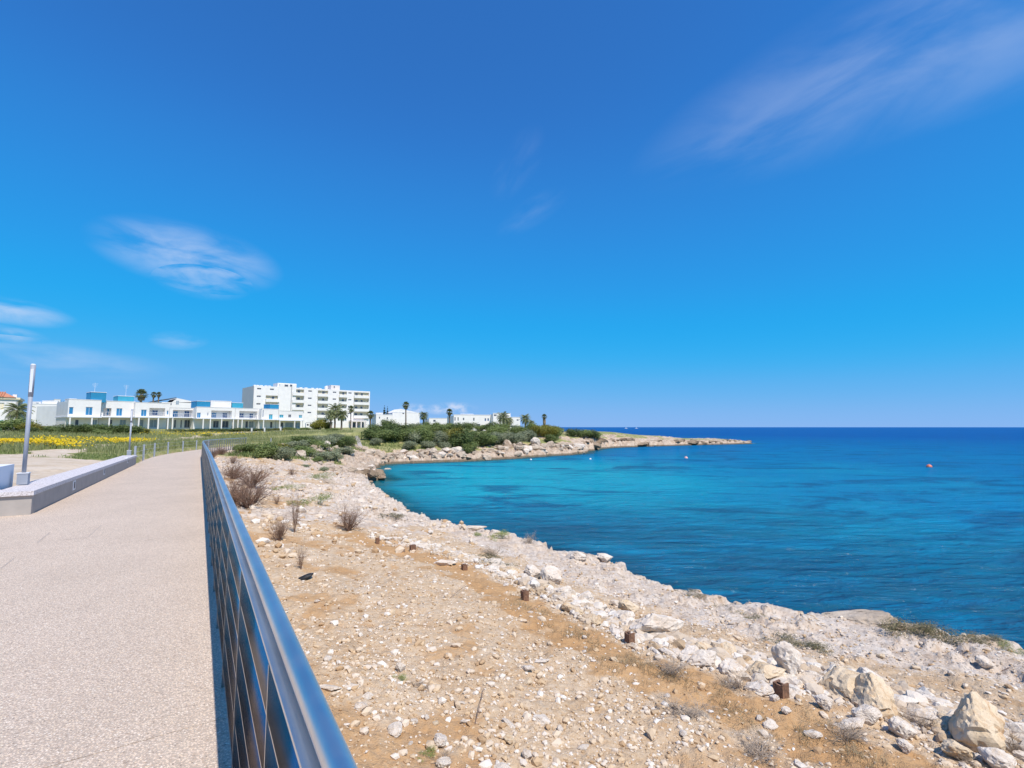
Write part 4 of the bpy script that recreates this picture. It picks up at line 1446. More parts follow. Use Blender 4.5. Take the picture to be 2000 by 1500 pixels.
BUSH = {}
for kd, mt in (('dark', 'leaf_dark'), ('mid', 'leaf_mid'), ('olive', 'leaf_olive'), ('grey', 'leaf_grey')):
    BUSH[kd] = []
    for i in range(3):
        sd = hash((kd, 1)) % 1 + i * 13 + {'dark': 100, 'mid': 200, 'olive': 300, 'grey': 400}[kd]
        v, f = leaf_cloud(sd, 4600, 0.030, rand_lumps(sd, 9), 0.5)
        BUSH[kd].append(np_mesh('foliage', v, f, [M[mt]]))
STEM = stems_mesh('stem', 5, 6, M['trunk'])


def bush(x, y, w, h, kind, label, group, var=0, z=None, depth=None):
    e = empty('bush', (x, y, (gz(x, y) if z is None else z) - 0.04), 0, label, 'bush', group)
    o = obj('foliage', BUSH[kind][var % 3], e)
    o.scale = (w, depth or w * 0.85, h)
    o.rotation_euler = (0, 0, var * 2.1)
    s = obj('stem', STEM, e)
    s.scale = (w, w, h)
    return e


# (px, distance, width px, height px, kind)
def bush_row(rows, prefix, group):
    rows = sorted(rows)
    for i, (px, Y, wpx, hpx, kind) in enumerate(rows):
        x, y = W(px, Y)
        adj = {'dark': 'dark green', 'mid': 'mid green', 'olive': 'olive-yellow', 'grey': 'grey-green'}[kind]
        bush(x, y, wpx / F * Y * 1.15, hpx / F * Y * (0.92 if hpx < 45 else 1.0), kind, f'{adj} bush {prefix}, {ORD[i].replace(" from the left", " from left")}', group, i)


bush_row([(481, 45, 46, 26, 'mid'), (530, 42, 62, 44, 'mid'), (558, 42.5, 46, 34, 'grey'), (590, 60, 44, 20, 'dark'), (545, 47, 48, 28, 'olive'), (500, 46, 40, 16, 'olive')], 'between railing bend and cove', 'bushes near the railing bend')
bush_row([(598, 48, 60, 28, 'mid'), (620, 55, 64, 28, 'mid'), (640, 62, 60, 28, 'grey'), (650, 50, 48, 24, 'grey'), (676, 58, 40, 18, 'grey'), (632, 48, 44, 20, 'grey'), (588, 53, 50, 24, 'grey'), (668, 64, 44, 26, 'dark'), (683, 68, 36, 24, 'mid'), (610, 64, 46, 18, 'grey'), (655, 70, 50, 20, 'grey'), (626, 46, 26, 14, 'mid'), (636, 40, 24, 14, 'grey'), (600, 40, 22, 9, 'grey')],
         'on the slope left of the slipway', 'bushes on the rocky slope')
bush_row([(726, 76, 44, 30, 'dark'), (748, 75, 44, 34, 'mid'), (770, 76, 46, 36, 'dark'), (792, 77, 44, 36, 'mid'), (812, 76.5, 44, 34, 'grey'), (834, 77, 46, 38, 'mid'), (858, 77, 40, 34, 'grey'), (740, 80, 50, 32, 'dark'), (780, 81, 50, 34, 'dark'), (818, 82, 50, 34, 'mid'), (850, 83, 50, 32, 'mid'), (735, 72.5, 30, 18, 'grey'), (800, 73, 36, 20, 'grey'), (838, 74, 36, 22, 'grey'), (870, 75.5, 34, 26, 'grey')],
         'on the far bank above the rocks', 'bushes on the bank of the far shore')
bush_row([(905, 77, 70, 50, 'dark'), (920, 75.5, 46, 36, 'mid'), (885, 79, 48, 44, 'olive'), (930, 80, 50, 40, 'dark')], 'in the tall far-shore clump', 'tall clump on the far shore')
bush_row([(950, 81, 44, 30, 'mid'), (968, 83, 46, 30, 'grey'), (990, 85, 48, 32, 'grey'), (1010, 86, 44, 28, 'grey'), (1030, 90, 40, 30, 'grey'), (975, 90, 60, 30, 'mid'), (1015, 95, 50, 26, 'mid'), (1050, 96, 38, 30, 'olive'), (1068, 98, 40, 30, 'olive'), (1088, 100, 42, 26, 'mid'), (1075, 93, 34, 20, 'mid'), (1040, 103, 40, 24, 'mid')],
         'between tall clump and headland', 'bushes towards the headland')
bush_row([(1116, 108, 34, 20, 'dark'), (1136, 110, 36, 22, 'mid'), (1156, 112, 32, 22, 'dark'), (1166, 114, 26, 20, 'mid'), (1060, 112, 30, 20, 'olive'), (1085, 115, 36, 16, 'mid')], 'on top of the headland', 'bushes on the headland')
bush_row([(650, 112, 26, 8, 'mid'), (770, 108, 36, 20, 'dark'), (795, 110, 30, 14, 'olive'), (815, 109, 36, 22, 'grey'), (836, 110, 30, 24, 'mid'), (855, 109, 30, 24, 'mid'), (872, 110, 30, 22, 'mid'), (893, 109, 34, 22, 'dark'), (915, 110, 34, 22, 'dark'), (757, 112, 30, 30, 'dark'), (962, 104, 44, 24, 'dark'), (985, 106, 40, 20, 'mid'), (940, 106, 30, 16, 'mid'), (735, 106, 14, 18, 'dark'), (760, 104, 12, 10, 'dark')],
         'in the far hedge before white villas', 'hedge bushes before the far houses')
bush_row([(30, 78, 64, 40, 'mid'), (70, 76, 46, 26, 'olive'), (118, 74, 52, 20, 'mid'), (150, 73, 50, 26, 'dark'), (182, 74, 48, 28, 'dark'), (225, 76, 52, 26, 'dark'), (255, 77, 48, 26, 'dark'), (280, 80, 40, 16, 'olive'), (205, 72, 40, 16, 'mid'), (100, 80, 36, 20, 'grey'), (60, 72, 36, 18, 'dark')], 'before the left blue-shuttered houses', 'bushes before the blue-shuttered houses')
bush_row([(345, 96, 40, 8, 'dark'), (385, 100, 46, 9, 'dark'), (425, 102, 48, 9, 'dark'), (465, 106, 48, 10, 'dark'), (505, 108, 48, 8, 'dark'), (410, 85, 30, 8, 'mid'), (570, 116, 36, 8, 'mid'), (600, 118, 30, 8, 'mid'), (540, 112, 40, 7, 'olive')], 'in the low hedge along the houses', 'low hedge before the houses')
bush_row([(625, 128, 34, 30, 'olive'), (640, 130, 26, 22, 'olive')], 'at the corner of the big hotel block', 'bushes at the hotel corner')

# low weeds and scrub cushions nearer by
WEEDS = []
for i, mt in enumerate(('weed', 'weed', 'scrub', 'scrub')):
    r2 = np.random.default_rng(60 + i)
    lum = [(r2.uniform(-0.42, 0.42), r2.uniform(-0.42, 0.42), r2.uniform(0.05, 0.4), r2.uniform(0.12, 0.24)) for _ in range(14)]
    v, f = leaf_cloud(700 + i, 2600, 0.022, lum, 0.2, 1.0, 0.3)
    WEEDS.append(np_mesh('leaves', v, f, [M[mt]]))
weeds = [(600, 985, 76, 22, 0, 'bright green weed patch left of the round dry shrub'), (560, 958, 60, 12, 1, 'flat green weed patch above the tall dry stalk'), (965, 1052, 54, 16, 0, 'green weeds on the rim of the shelf above the water'), (928, 1046, 26, 8, 1, 'thin green weeds left of the rim weeds'),
         (780, 1328, 28, 14, 1, 'small green tuft below the lone pointed stone'), (822, 1478, 50, 12, 0, 'sparse green weeds at the bottom edge'), (630, 935, 44, 14, 1, 'green weeds on the shelf behind the brown shrubs'), (520, 880, 60, 10, 0, 'yellow-green weeds below the railing bend bushes'),
         (1770, 1240, 100, 34, 2, 'brownish scrub cushion growing behind the layered slab'), (1850, 1245, 110, 26, 3, 'grey scrub cushion on the rim at the right'), (1920, 1250, 70, 14, 2, 'thin scrub along the rim at the far right'), (1985, 1275, 40, 20, 0, 'green scrub cushion at the right edge'),
         (1400, 1185, 70, 8, 2, 'flat dry scrub on the shelf right of the rim corner'), (1460, 1205, 80, 8, 3, 'flat dry scrub on the shelf left of the slab'), (1545, 1262, 120, 14, 2, 'flat brown scrub above the rounded grey boulder'), (860, 1010, 60, 8, 3, 'dull flat scrub on the shelf by the cove'),
         (760, 1010, 60, 10, 2, 'dull low scrub right of the round dry shrub'), (960, 1100, 90, 20, 3, 'dull straw-coloured scrub left of the tan wedge stone'), (1350, 1160, 60, 7, 2, 'thin scrub near the rim right of the corner')]
for i, (px, py, wpx, hpx, k, lab) in enumerate(weeds):
    g = hit_ground(px, py)
    e = empty('weed_patch', (g.x, g.y, g.z - 0.02), 0, lab, 'weeds', 'low weeds and scrub')
    o = obj('leaves', WEEDS[k], e)
    w_ = wpx / F * g.y
    o.scale = (w_, min(w_ * 0.8, 1.4), hpx / F * g.y * 1.6)
    o.rotation_euler = (0, 0, i * 1.3 if w_ < 1 else 0.2)


# dry shrubs: many fine twigs
def twig_mesh(name, seed, mat, n0=26, tall=False, droop=0.0):
    r_ = np.random.default_rng(seed)
    V_, F_ = [], []

    def seg_(p0, p1, r0, r1):
        d = (p1 - p0)
        d = d / (np.linalg.norm(d) + 1e-9)
        a_ = np.cross(d, [0.3, 0.5, 0.81])
        a_ /= np.linalg.norm(a_) + 1e-9
        c_ = np.cross(d, a_)
        o_ = len(V_)
        for p_, q_ in ((p0, r0), (p1, r1)):
            for k in range(3):
                t_ = 2.0944 * k
                V_.append(p_ + (a_ * math.cos(t_) + c_ * math.sin(t_)) * q_)
        for k in range(3):
            F_.append((o_ + k, o_ + (k + 1) % 3, o_ + 3 + (k + 1) % 3, o_ + 3 + k))

    def grow(p, d, ln, rad_, lev):
        steps = 3
        for s_ in range(steps):
            d2 = d + r_.normal(size=3) * 0.20 + np.array([0, 0, 0.06 - droop])
            d2 /= np.linalg.norm(d2)
            p2 = p + d2 * ln / steps
            seg_(p, p2, rad_, rad_ * 0.75)
            p, d, rad_ = p2, d2, rad_ * 0.75
            if lev > 0:
                for _ in range(2 if lev > 1 else 3):
                    dd = d + r_.normal(size=3) * 0.62
                    dd /= np.linalg.norm(dd)
                    grow(p, dd, ln * r_.uniform(0.35, 0.6), rad_ * 0.65, lev - 1)
    for _ in range(n0):
        a_ = r_.uniform(0, 6.28)
        sp = r_.uniform(0.05, 0.35 if tall else 0.95)
        d = np.array([math.cos(a_) * sp, math.sin(a_) * sp, 1.0 - 0.35 * sp])
        d /= np.linalg.norm(d)
        grow(np.array([0.03 * math.cos(a_), 0.03 * math.sin(a_), -0.02]), d, r_.uniform(0.45, 0.8), 0.015, 2)
    v = np.array(V_)
    v[:, :2] /= (np.percentile(np.abs(v[:, :2]), 99) * 2)
    v[:, 2] /= np.percentile(v[:, 2], 99.5)
    return np_mesh(name, v, np.array(F_), [mat])


TW = [twig_mesh('twigs', 1, M['twig'], 34), twig_mesh('twigs', 2, M['twig'], 34), twig_mesh('twigs', 3, M['twig'], 18), twig_mesh('twigs', 4, M['twig'], 12, True), twig_mesh('twigs', 5, M['twig2'], 16, False, 0.10)]
shrubs = [(680, 1036, 60, 52, 0, 'round bushy dry brown shrub standing alone on the stony slope'), (575, 1040, 34, 90, 3, 'tall thin dry stalk with feathery top'), (545, 1056, 44, 50, 1, 'dry brown shrub at the foot of the tall stalk'), (588, 1112, 30, 52, 3, 'upright dry sprig above the black scrap'),
          (482, 992, 108, 64, 0, 'large dry brown shrub nearest along the railing'), (460, 984, 80, 50, 1, 'dry brown shrub pressed against the railing'), (492, 952, 92, 46, 1, 'dry brown shrub behind the large one along the railing'), (455, 935, 66, 36, 0, 'dry brown shrub at the narrow strip by the railing'), (455, 906, 44, 22, 2, 'small dry shrub farther along the railing'),
          (432, 888, 36, 18, 0, 'reddish dry shrub at the railing bend'), (415, 895, 30, 16, 1, 'low reddish dry shrub tucked under the railing bend'), (570, 928, 34, 18, 2, 'small mauve dry shrub on the pale shelf'), (540, 985, 26, 22, 3, 'thin dry sprig right of the large shrub'), (1035, 1062, 40, 24, 4, 'pale grey dry shrub on the rim above the water'), (690, 870, 40, 20, 4, 'pale dry shrub beside the white slipway'),
          (930, 1000, 10, 10, 3, 'tiny dry sprig on the shelf'), (1310, 1318, 110, 34, 4, 'tangled grey dead branches below the middle rusty stub'), (1440, 1345, 90, 30, 4, 'tangled dead branches left of the broad rusty stub'), (1050, 1150, 60, 16, 4, 'dead twigs behind the third rusty stub'), (1650, 1445, 120, 44, 4, 'tangle of dead stems below the low white block'),
          (1800, 1420, 90, 30, 4, 'tangle of dead stems left of the largest boulder'), (1985, 1480, 60, 60, 4, 'dead stems in front of the white boulder at the right edge'), (1890, 1490, 60, 22, 4, 'dead stems between the two rounded stones in the corner'), (1590, 1330, 60, 24, 4, 'dead stems right of the rounded grey boulder'), (960, 1085, 80, 20, 4, 'straw coloured dead stems on the slope by the small stub'),
          (870, 1490, 80, 18, 4, 'flattened dead stems on the gravel at the bottom'), (820, 1340, 70, 14, 4, 'grey flattened dead twigs right of the small green tuft'), (1480, 1480, 150, 30, 4, 'straw tangle on the soil at the bottom right'), (1350, 1400, 150, 26, 4, 'straw tangle on the soil track')]
for i, (px, py, wpx, hpx, k, lab) in enumerate(shrubs):
    g = hit_ground(px, py)
    e = empty('dry_shrub', (g.x, g.y, g.z - 0.01), 0, lab, 'dry shrub', 'dry brown shrubs')
    o = obj('twigs', TW[k], e)
    o.scale = (wpx / F * g.y, wpx / F * g.y * 0.9, hpx / F * g.y * 1.05)
    o.rotation_euler = (0, 0, i * 1.7)


# straw, meadow grass and flowers
def blades(name, label, cat, xy, hmin, hmax, wid, mat, lean=0.5, seed=3, zoff=0.0):
    r_ = np.random.default_rng(seed)
    z = ground(xy[:, 0], xy[:, 1]) + zoff
    k = len(xy)
    h = r_.uniform(hmin, hmax, k)
    a_ = r_.uniform(0, 6.28, k)
    l_ = r_.uniform(0.1, lean, k) * h
    b_ = r_.uniform(0, 6.28, k)
    base = np.stack([xy[:, 0], xy[:, 1], z - 0.01], 1)
    sd = np.stack([np.cos(b_), np.sin(b_), np.zeros(k)], 1) * (wid * r_.uniform(0.6, 1.4, k))[:, None]
    mid = base + np.stack([np.cos(a_) * l_ * 0.35, np.sin(a_) * l_ * 0.35, h * 0.6], 1)
    tip = base + np.stack([np.cos(a_) * l_, np.sin(a_) * l_, h * (1 - 0.15 * lean)], 1)
    v = np.stack([base - sd, base + sd, mid + sd * 0.7, mid - sd * 0.7, tip], 1).reshape(-1, 3)
    i0 = np.arange(k)[:, None] * 5
    f = np.concatenate([i0 + np.array([[0, 1, 2]]), i0 + np.array([[0, 2, 3]]), i0 + np.array([[3, 2, 4]])])
    return tag(obj(name, np_mesh(name, v, f, [mat])), label, cat, kind='stuff')


r_ = np.random.default_rng(77)
trk = np.array(track)
k = r_.integers(3, len(trk) - 1, 9000)
fr = r_.random((9000, 1))
c0 = trk[k] * (1 - fr) + trk[k + 1] * fr + r_.normal(0, 0.28, (9000, 2))
cl_ = fbm(c0[:, 0] * 2.2, c0[:, 1] * 2.2, 3)
c0 = c0[cl_ > 0.05]
blades('dry_grass', 'thin straw lying along the orange soil track', 'dry grass', c0, 0.03, 0.11, 0.0022, M['drygrass'], 2.2, 4)
a_ = r_.uniform(R(-50), R(-18), 120000)
q_ = np.exp(r_.uniform(math.log(22), math.log(118), 120000))
xy = np.stack([np.sin(a_) * q_, np.cos(a_) * q_], 1)
_, zn, _, ps_, _ = ground(xy[:, 0], xy[:, 1], True)
keep = (zn['grass'] * zn['field'] > 0.6) & ((ps_ < -3.6) | (q_ > 75)) & (q_ * 0 + fbm(xy[:, 0] * 0.2, xy[:, 1] * 0.2, 3) > -0.35)
xy = xy[keep]
tallness = sm(np.linalg.norm(xy, axis=1), 34, 52)
lo = xy[r_.random(len(xy)) < 0.9]
hi = lo[sm(np.linalg.norm(lo, axis=1), 36, 54) > r_.random(len(lo))]
blades('meadow_grass', 'tall pale meadow grass in the field before the houses', 'grass', hi[:40000], 0.25, 0.75, 0.022, M['grass'], 0.6, 5)
sh = lo[sm(np.linalg.norm(lo, axis=1), 36, 54) <= r_.random(len(lo))]
blades('short_grass', 'short green grass between the sandy patches', 'grass', sh[:12000], 0.05, 0.18, 0.015, M['leaf_mid'], 0.8, 6)
a_ = r_.uniform(R(-30), R(-10), 60000)
q_ = r_.uniform(40, 92, 60000)
xy = np.stack([np.sin(a_) * q_, np.cos(a_) * q_], 1)
_, zn, cs_, ps_, _ = ground(xy[:, 0], xy[:, 1], True)
xy = xy[(zn['grass'] > 0.5) & (zn['rock'] < 0.5) & (ps_ > 0.8) & (cs_ > 2.5)][:9000]
blades('scrub_grass', 'low mixed green scrub and grass on the slope behind the cove', 'grass', xy, 0.12, 0.45, 0.03, M['leaf_mid'], 0.8, 16)
# flowers: masses in bands
fl = []
for px, Y, sx_, sy_, cnt in [(15, 36, 1.7, 1.0, 1300), (70, 36.5, 1.8, 1.0, 1700), (105, 41, 1.8, 1.2, 600), (140, 50, 2.6, 1.6, 260), (240, 49, 1.5, 1.6, 600), (272, 53, 1.2, 1.4, 260), (425, 88, 6, 3, 500), (330, 80, 5, 3, 300), (-90, 36, 3, 1.6, 2500)]:
    c = np.array(W(px, Y))
    fl.append(c + r_.normal(size=(cnt, 2)) * np.array([sx_, sy_]) * 0.75)
fl = np.concatenate(fl)
fz_ = ground(fl[:, 0], fl[:, 1])
k = len(fl)
ctr = np.stack([fl[:, 0], fl[:, 1], fz_ + r_.uniform(0.22, 0.62, k)], 1)
n_ = r_.normal(size=(k, 3)) * 0.6 + np.array([0.2, -0.4, 0.9])
n_ /= np.linalg.norm(n_, axis=1)[:, None]
t1 = np.cross(n_, r_.normal(size=(k, 3)))
t1 /= np.linalg.norm(t1, axis=1)[:, None]
t2 = np.cross(n_, t1)
sz = r_.uniform(0.035, 0.075, (k, 1))
hexa = np.stack([ctr + sz * (t1 * math.cos(a) + t2 * math.sin(a)) for a in np.arange(6) * math.pi / 3], 1).reshape(-1, 3)
tag(obj('wildflowers', np_mesh('wildflowers', hexa, np.arange(6 * k).reshape(-1, 6), [M['flower']])), 'masses of yellow wildflowers in the field at the left', 'flowers', kind='stuff')
blades('flower_stems', 'green stems and leaves under the yellow wildflowers', 'plants', fl, 0.25, 0.6, 0.02, M['leaf_mid'], 0.5, 9)


# ------------------------------------------------------------------ palms and cypresses
def palm_trunk(h, r0, r1, seed):
    r_ = np.random.default_rng(seed)
    b_ = MB()
    p = Vector((0, 0, -0.3))
    nseg = 12
    for i in range(nseg):
        q = Vector((0.04 * math.sin(i * 0.5 + seed), 0.04 * math.cos(i * 0.4 + seed), h * (i + 1) / nseg))
        ra = r0 + (r1 - r0) * i / nseg
        b_.bar(p, q, ra, ra * 1.12, 10, False)
        p = q
    return b_


def fan_crown(seed, rad, nleaf):
    r_ = np.random.default_rng(seed)
    V_, F_ = [], []
    for i in range(nleaf):
        az = i * 2.39996 + r_.uniform(-0.2, 0.2)
        el = R(82) - (i / nleaf) * R(120) + r_.uniform(-0.15, 0.15)
        d = np.array([math.cos(az) * math.cos(el), math.sin(az) * math.cos(el), math.sin(el)])
        s = np.array([-math.sin(az), math.cos(az), 0])
        u = np.cross(s, d)
        base = d * rad * 0.45
        o_ = len(V_)
        V_ += [d * 0.05 - s * 0.02, d * 0.05 + s * 0.02, base + s * 0.015, base - s * 0.015]
        F_.append((o_, o_ + 1, o_ + 2, o_ + 3))
        for k in range(-7, 8):
            an = k * R(11)
            ln = rad * r_.uniform(0.5, 0.62) * (1 - 0.02 * k * k * 0.4)
            dd = d * math.cos(an) + s * math.sin(an)
            e1 = base + dd * ln * 0.55 + u * 0.02 * (k % 2)
            e2 = base + dd * ln + np.array([0, 0, -rad * 0.10]) * r_.uniform(0.4, 1.4)
            w = np.cross(dd, u) * rad * 0.05
            o_ = len(V_)
            V_ += [base, e1 - w, e2, e1 + w]
            F_.append((o_, o_ + 1, o_ + 2, o_ + 3))
    return np.array(V_), np.array(F_)


def skirt(seed, rad, h, cnt=150):
    r_ = np.random.default_rng(seed)
    V_, F_ = [], []
    for i in range(cnt):
        az = r_.uniform(0, 6.28)
        z0 = -r_.uniform(0, h * 0.5)
        rr = rad * r_.uniform(0.5, 1.0)
        d = np.array([math.cos(az), math.sin(az), 0])
        s = np.array([-math.sin(az), math.cos(az), 0]) * rad * 0.16
        p0 = d * rad * 0.25 + np.array([0, 0, z0 + 0.1])
        p1 = d * rr + np.array([0, 0, z0 - h * 0.15])
        p2 = d * rr * 0.8 + np.array([0, 0, z0 - h * r_.uniform(0.35, 0.55)])
        o_ = len(V_)
        V_ += [p0, p1 - s, p2, p1 + s]
        F_.append((o_, o_ + 1, o_ + 2, o_ + 3))
    return np.array(V_), np.array(F_)


def feather_crown(seed, rad, nleaf, dense=20):
    r_ = np.random.default_rng(seed)
    V_, F_ = [], []
    for i in range(nleaf):
        az = i * 2.39996 + r_.uniform(-0.25, 0.25)
        el = R(80) - (i / nleaf) ** 0.9 * R(115)
        s = np.array([-math.sin(az), math.cos(az), 0])
        p = np.array([0, 0, 0.0])
        e = el
        ln = rad * r_.uniform(0.85, 1.1)
        for k in range(dense):
            e -= R(4.2) * (0.4 + k / dense)
            d = np.array([math.cos(az) * math.cos(e), math.sin(az) * math.cos(e), math.sin(e)])
            p2 = p + d * ln / dense
            u = np.cross(s, d)
            o_ = len(V_)
            V_ += [p - s * 0.02, p + s * 0.02, p2 + s * 0.015, p2 - s * 0.015]
            F_.append((o_, o_ + 1, o_ + 2, o_ + 3))
            if k > 2:
                ll = rad * 0.24 * math.sin(math.pi * min(1, (k + 2) / (dense + 3))) + 0.05
                for sg in (-1, 1):
                    q = p2 + (s * sg * 0.75 + d * 0.6 + u * 0.25) * ll + np.array([0, 0, -0.12 * ll])
                    w = d * rad * 0.022
                    o_ = len(V_)
                    V_ += [p2 - w, p2 + w, q + w * 0.3, q - w * 0.3]
                    F_.append((o_, o_ + 1, o_ + 2, o_ + 3))
            p = p2
    return np.array(V_), np.array(F_)


def palm(px, Y, top_y, crown_px, kind, label, seed, base_y=None, trunk_r=0.2, skirt_h=None):
    x, y = W(px, Y)
    z0 = gz(x, y)
    ztop = HC - (top_y - 834) * Y / F
    rad = crown_px / F * Y / 2
    h = ztop - z0 - rad * (0.75 if kind == 'fan' else 0.55)
    e = empty('palm_tree', (x, y, z0), seed, label, 'palm tree', 'palm trees among the houses')
    palm_trunk(h, trunk_r * 1.15, trunk_r * 0.85, seed).build('trunk', M['trunk'], e, True)
    if kind == 'fan':
        v, f = fan_crown(seed, rad, 34)
        o = obj('crown', np_mesh('crown', v, f, [M['leaf_palm']]), e)
        v, f = skirt(seed, rad * 0.5, skirt_h or rad * 1.1)
        k_ = obj('dead_fronds', np_mesh('dead_fronds', v, f, [M['skirt']]), e)
        k_.location = (0, 0, h)
    else:
        v, f = feather_crown(seed, rad * 1.1, 46)
        o = obj('crown', np_mesh('crown', v, f, [M['leaf_palm']]), e)
    o.location = (0, 0, h)
    return e


palm(793, 112, 785, 17, 'fan', 'tall slender fan palm on a thin trunk right of the hotel', 1, trunk_r=0.14)
palm(878, 112, 799, 16, 'fan', 'fan palm with a shorter crown in front of the long white villa', 2, trunk_r=0.15)
palm(1063, 112, 809, 13, 'fan', 'shaggy fan palm standing last before the open sea', 3, trunk_r=0.18, skirt_h=2.4)
palm(828, 114, 806, 20, 'feather', 'bushy palm half hidden in the hedge right of the tall slender palm', 4)
palm(983, 116, 807, 30, 'feather', 'wide date palm in front of the stepped white villa', 5)
palm(994, 120, 817, 20, 'feather', 'small date palm at the right of the wide date palm', 6)
palm(1026, 118, 811, 24, 'feather', 'date palm at the right end of the white villas', 7)
palm(1038, 121, 822, 16, 'feather', 'low palm beside the last date palm', 8)
palm(275, 128, 761, 26, 'fan', 'big fan palm rising behind the roofs of the blue-shuttered houses', 9, trunk_r=0.3)
palm(299, 150, 766, 13, 'fan', 'left one of two small palms behind the gabled roof', 10)
palm(309, 150, 766, 12, 'fan', 'right one of two small palms behind the gabled roof', 11)
palm(36, 84, 789, 46, 'feather', 'date palm in the bushes beside the tile-roofed house', 12)
palm(655, 132, 791, 34, 'feather', 'tall date palm at the corner of the hotel', 13)
palm(647, 127, 803, 26, 'feather', 'left date palm of the group in front of the hotel', 14)
palm(668, 128, 803, 26, 'feather', 'right date palm of the group in front of the hotel', 15)
palm(686, 126, 793, 16, 'fan', 'thin fan palm in front of the hotel balconies', 16, trunk_r=0.12)
palm(724, 122, 803, 18, 'fan', 'fan palm with green crown at the right end of the hotel', 17, trunk_r=0.2)


def cypress(px, Y, top_y, wpx, seed, label):
    x, y = W(px, Y)
    z0 = gz(x, y)
    h = HC - (top_y - 834) * Y / F - z0
    w = wpx / F * Y
    lum = [(0, 0, 0.06 + 0.09 * i, 0.5 * (1 - 0.09 * i) * 0.42) for i in range(11)]
    v, f = leaf_cloud(seed, 3500, 0.03, lum, 0.5, 0.5)
    v[:, :2] *= w * 4.2
    v[:, 2] *= h
    e = empty('cypress_tree', (x, y, z0), 0, label, 'tree', 'dark cypresses')
    obj('crown', np_mesh('crown', v, f, [M['leaf_cypress']]), e)
    MB().bar((0, 0, -0.2), (0, 0, h * 0.8), 0.18, 0.05, 8).build('trunk', M['trunk'], e)


cypress(751, 150, 791, 8, 31, 'left one of two dark cypresses right of the hotel')
cypress(757, 152, 793, 6, 32, 'right one of two dark cypresses right of the hotel')
cypress(38, 105, 777, 9, 33, 'dark narrow conifer beside the tile-roofed house')

# ------------------------------------------------------------------ buildings
class Facade:
    """vertical front plane of a building between two picture columns at given distances; local x along it, y inwards, z up"""
    def __init__(self, pxl, Yl, pxr, Yr, name, label, cat='house', group=None, zbase=None):
        a, b = Vector((*W(pxl, Yl), 0)), Vector((*W(pxr, Yr), 0))
        self.o = a
        self.e = (b - a).normalized()
        self.n = Vector((-self.e.y, self.e.x, 0))
        self.len = (b - a).length
        z0 = min(gz(a.x, a.y), gz(b.x, b.y)) - 0.4 if zbase is None else zbase
        self.z0 = z0
        self.root = empty(name, (a.x, a.y, z0), math.atan2(self.e.y, self.e.x), label, cat, group)

    def m(self, px, py, y=0.0):
        d = px_dir(px, py)
        p0 = self.o + self.n * y
        k = p0.dot(self.n) / d.dot(self.n)
        q = d * k
        return (q - self.o).dot(self.e), HC + q.z - self.z0

    def rect(self, x0, y0, x1, y1, y=0.0):
        a, b = self.m(x0, y1, y), self.m(x1, y0, y)
        return a[0], b[0], (a[1] + self.m(x1, y1, y)[1]) / 2, (b[1] + self.m(x0, y0, y)[1]) / 2

    def part(self, mb, name, mat, parent=None):
        return mb.build(name, mat, parent or self.root)


def wall_cells(mb, s0, s1, z0, z1, y0, y1, holes):
    """a slab with rectangular openings, as butted blocks"""
    xs = sorted({s0, s1} | {min(max(h[i], s0), s1) for h in holes for i in (0, 1)})
    for a, b in zip(xs[:-1], xs[1:]):
        if b - a < 1e-4:
            continue
        m_ = (a + b) / 2
        cut = sorted([(max(h[2], z0), min(h[3], z1)) for h in holes if h[0] < m_ < h[1]])
        z = z0
        for c0, c1 in cut:
            if c0 - z > 1e-4:
                mb.box(a, b, y0, y1, z, c0)
            z = max(z, c1)
        if z1 - z > 1e-4:
            mb.box(a, b, y0, y1, z, z1)
    return mb


def window(fc, r, y, mat, frame=0.07, parent=None, name='window', mullion=True, proud=0.03):
    s0, s1, z0, z1 = r
    w = fc.part(MB().box(s0 + frame, s1 - frame, y, y + 0.05, z0 + frame, z1 - frame), name, mat, parent)
    b = MB()
    b.box(s0, s1, y - proud, y + 0.04, z0, z0 + frame).box(s0, s1, y - proud, y + 0.04, z1 - frame, z1)
    b.box(s0, s0 + frame, y - proud, y + 0.04, z0 + frame, z1 - frame).box(s1 - frame, s1, y - proud, y + 0.04, z0 + frame, z1 - frame)
    if mullion and s1 - s0 > 0.8:
        m_ = (s0 + s1) / 2
        b.box(m_ - frame * 0.4, m_ + frame * 0.4, y - proud * 0.8, y + 0.04, z0 + frame, z1 - frame)
    fc.part(b, 'frame', M['frame'], w if parent is None else parent)
    return w


FL = ((133, 95), (593, 135))


def house_Y(px):
    # distance of the row's common building line under a picture column
    (a, Ya), (b, Yb) = FL
    xa, xb = W(a, Ya)[0], W(b, Yb)[0]
    k = (px - CX) / F
    t_ = (xa - k * Ya) / (k * (Yb - Ya) - (xb - xa))
    return Ya + (Yb - Ya) * t_


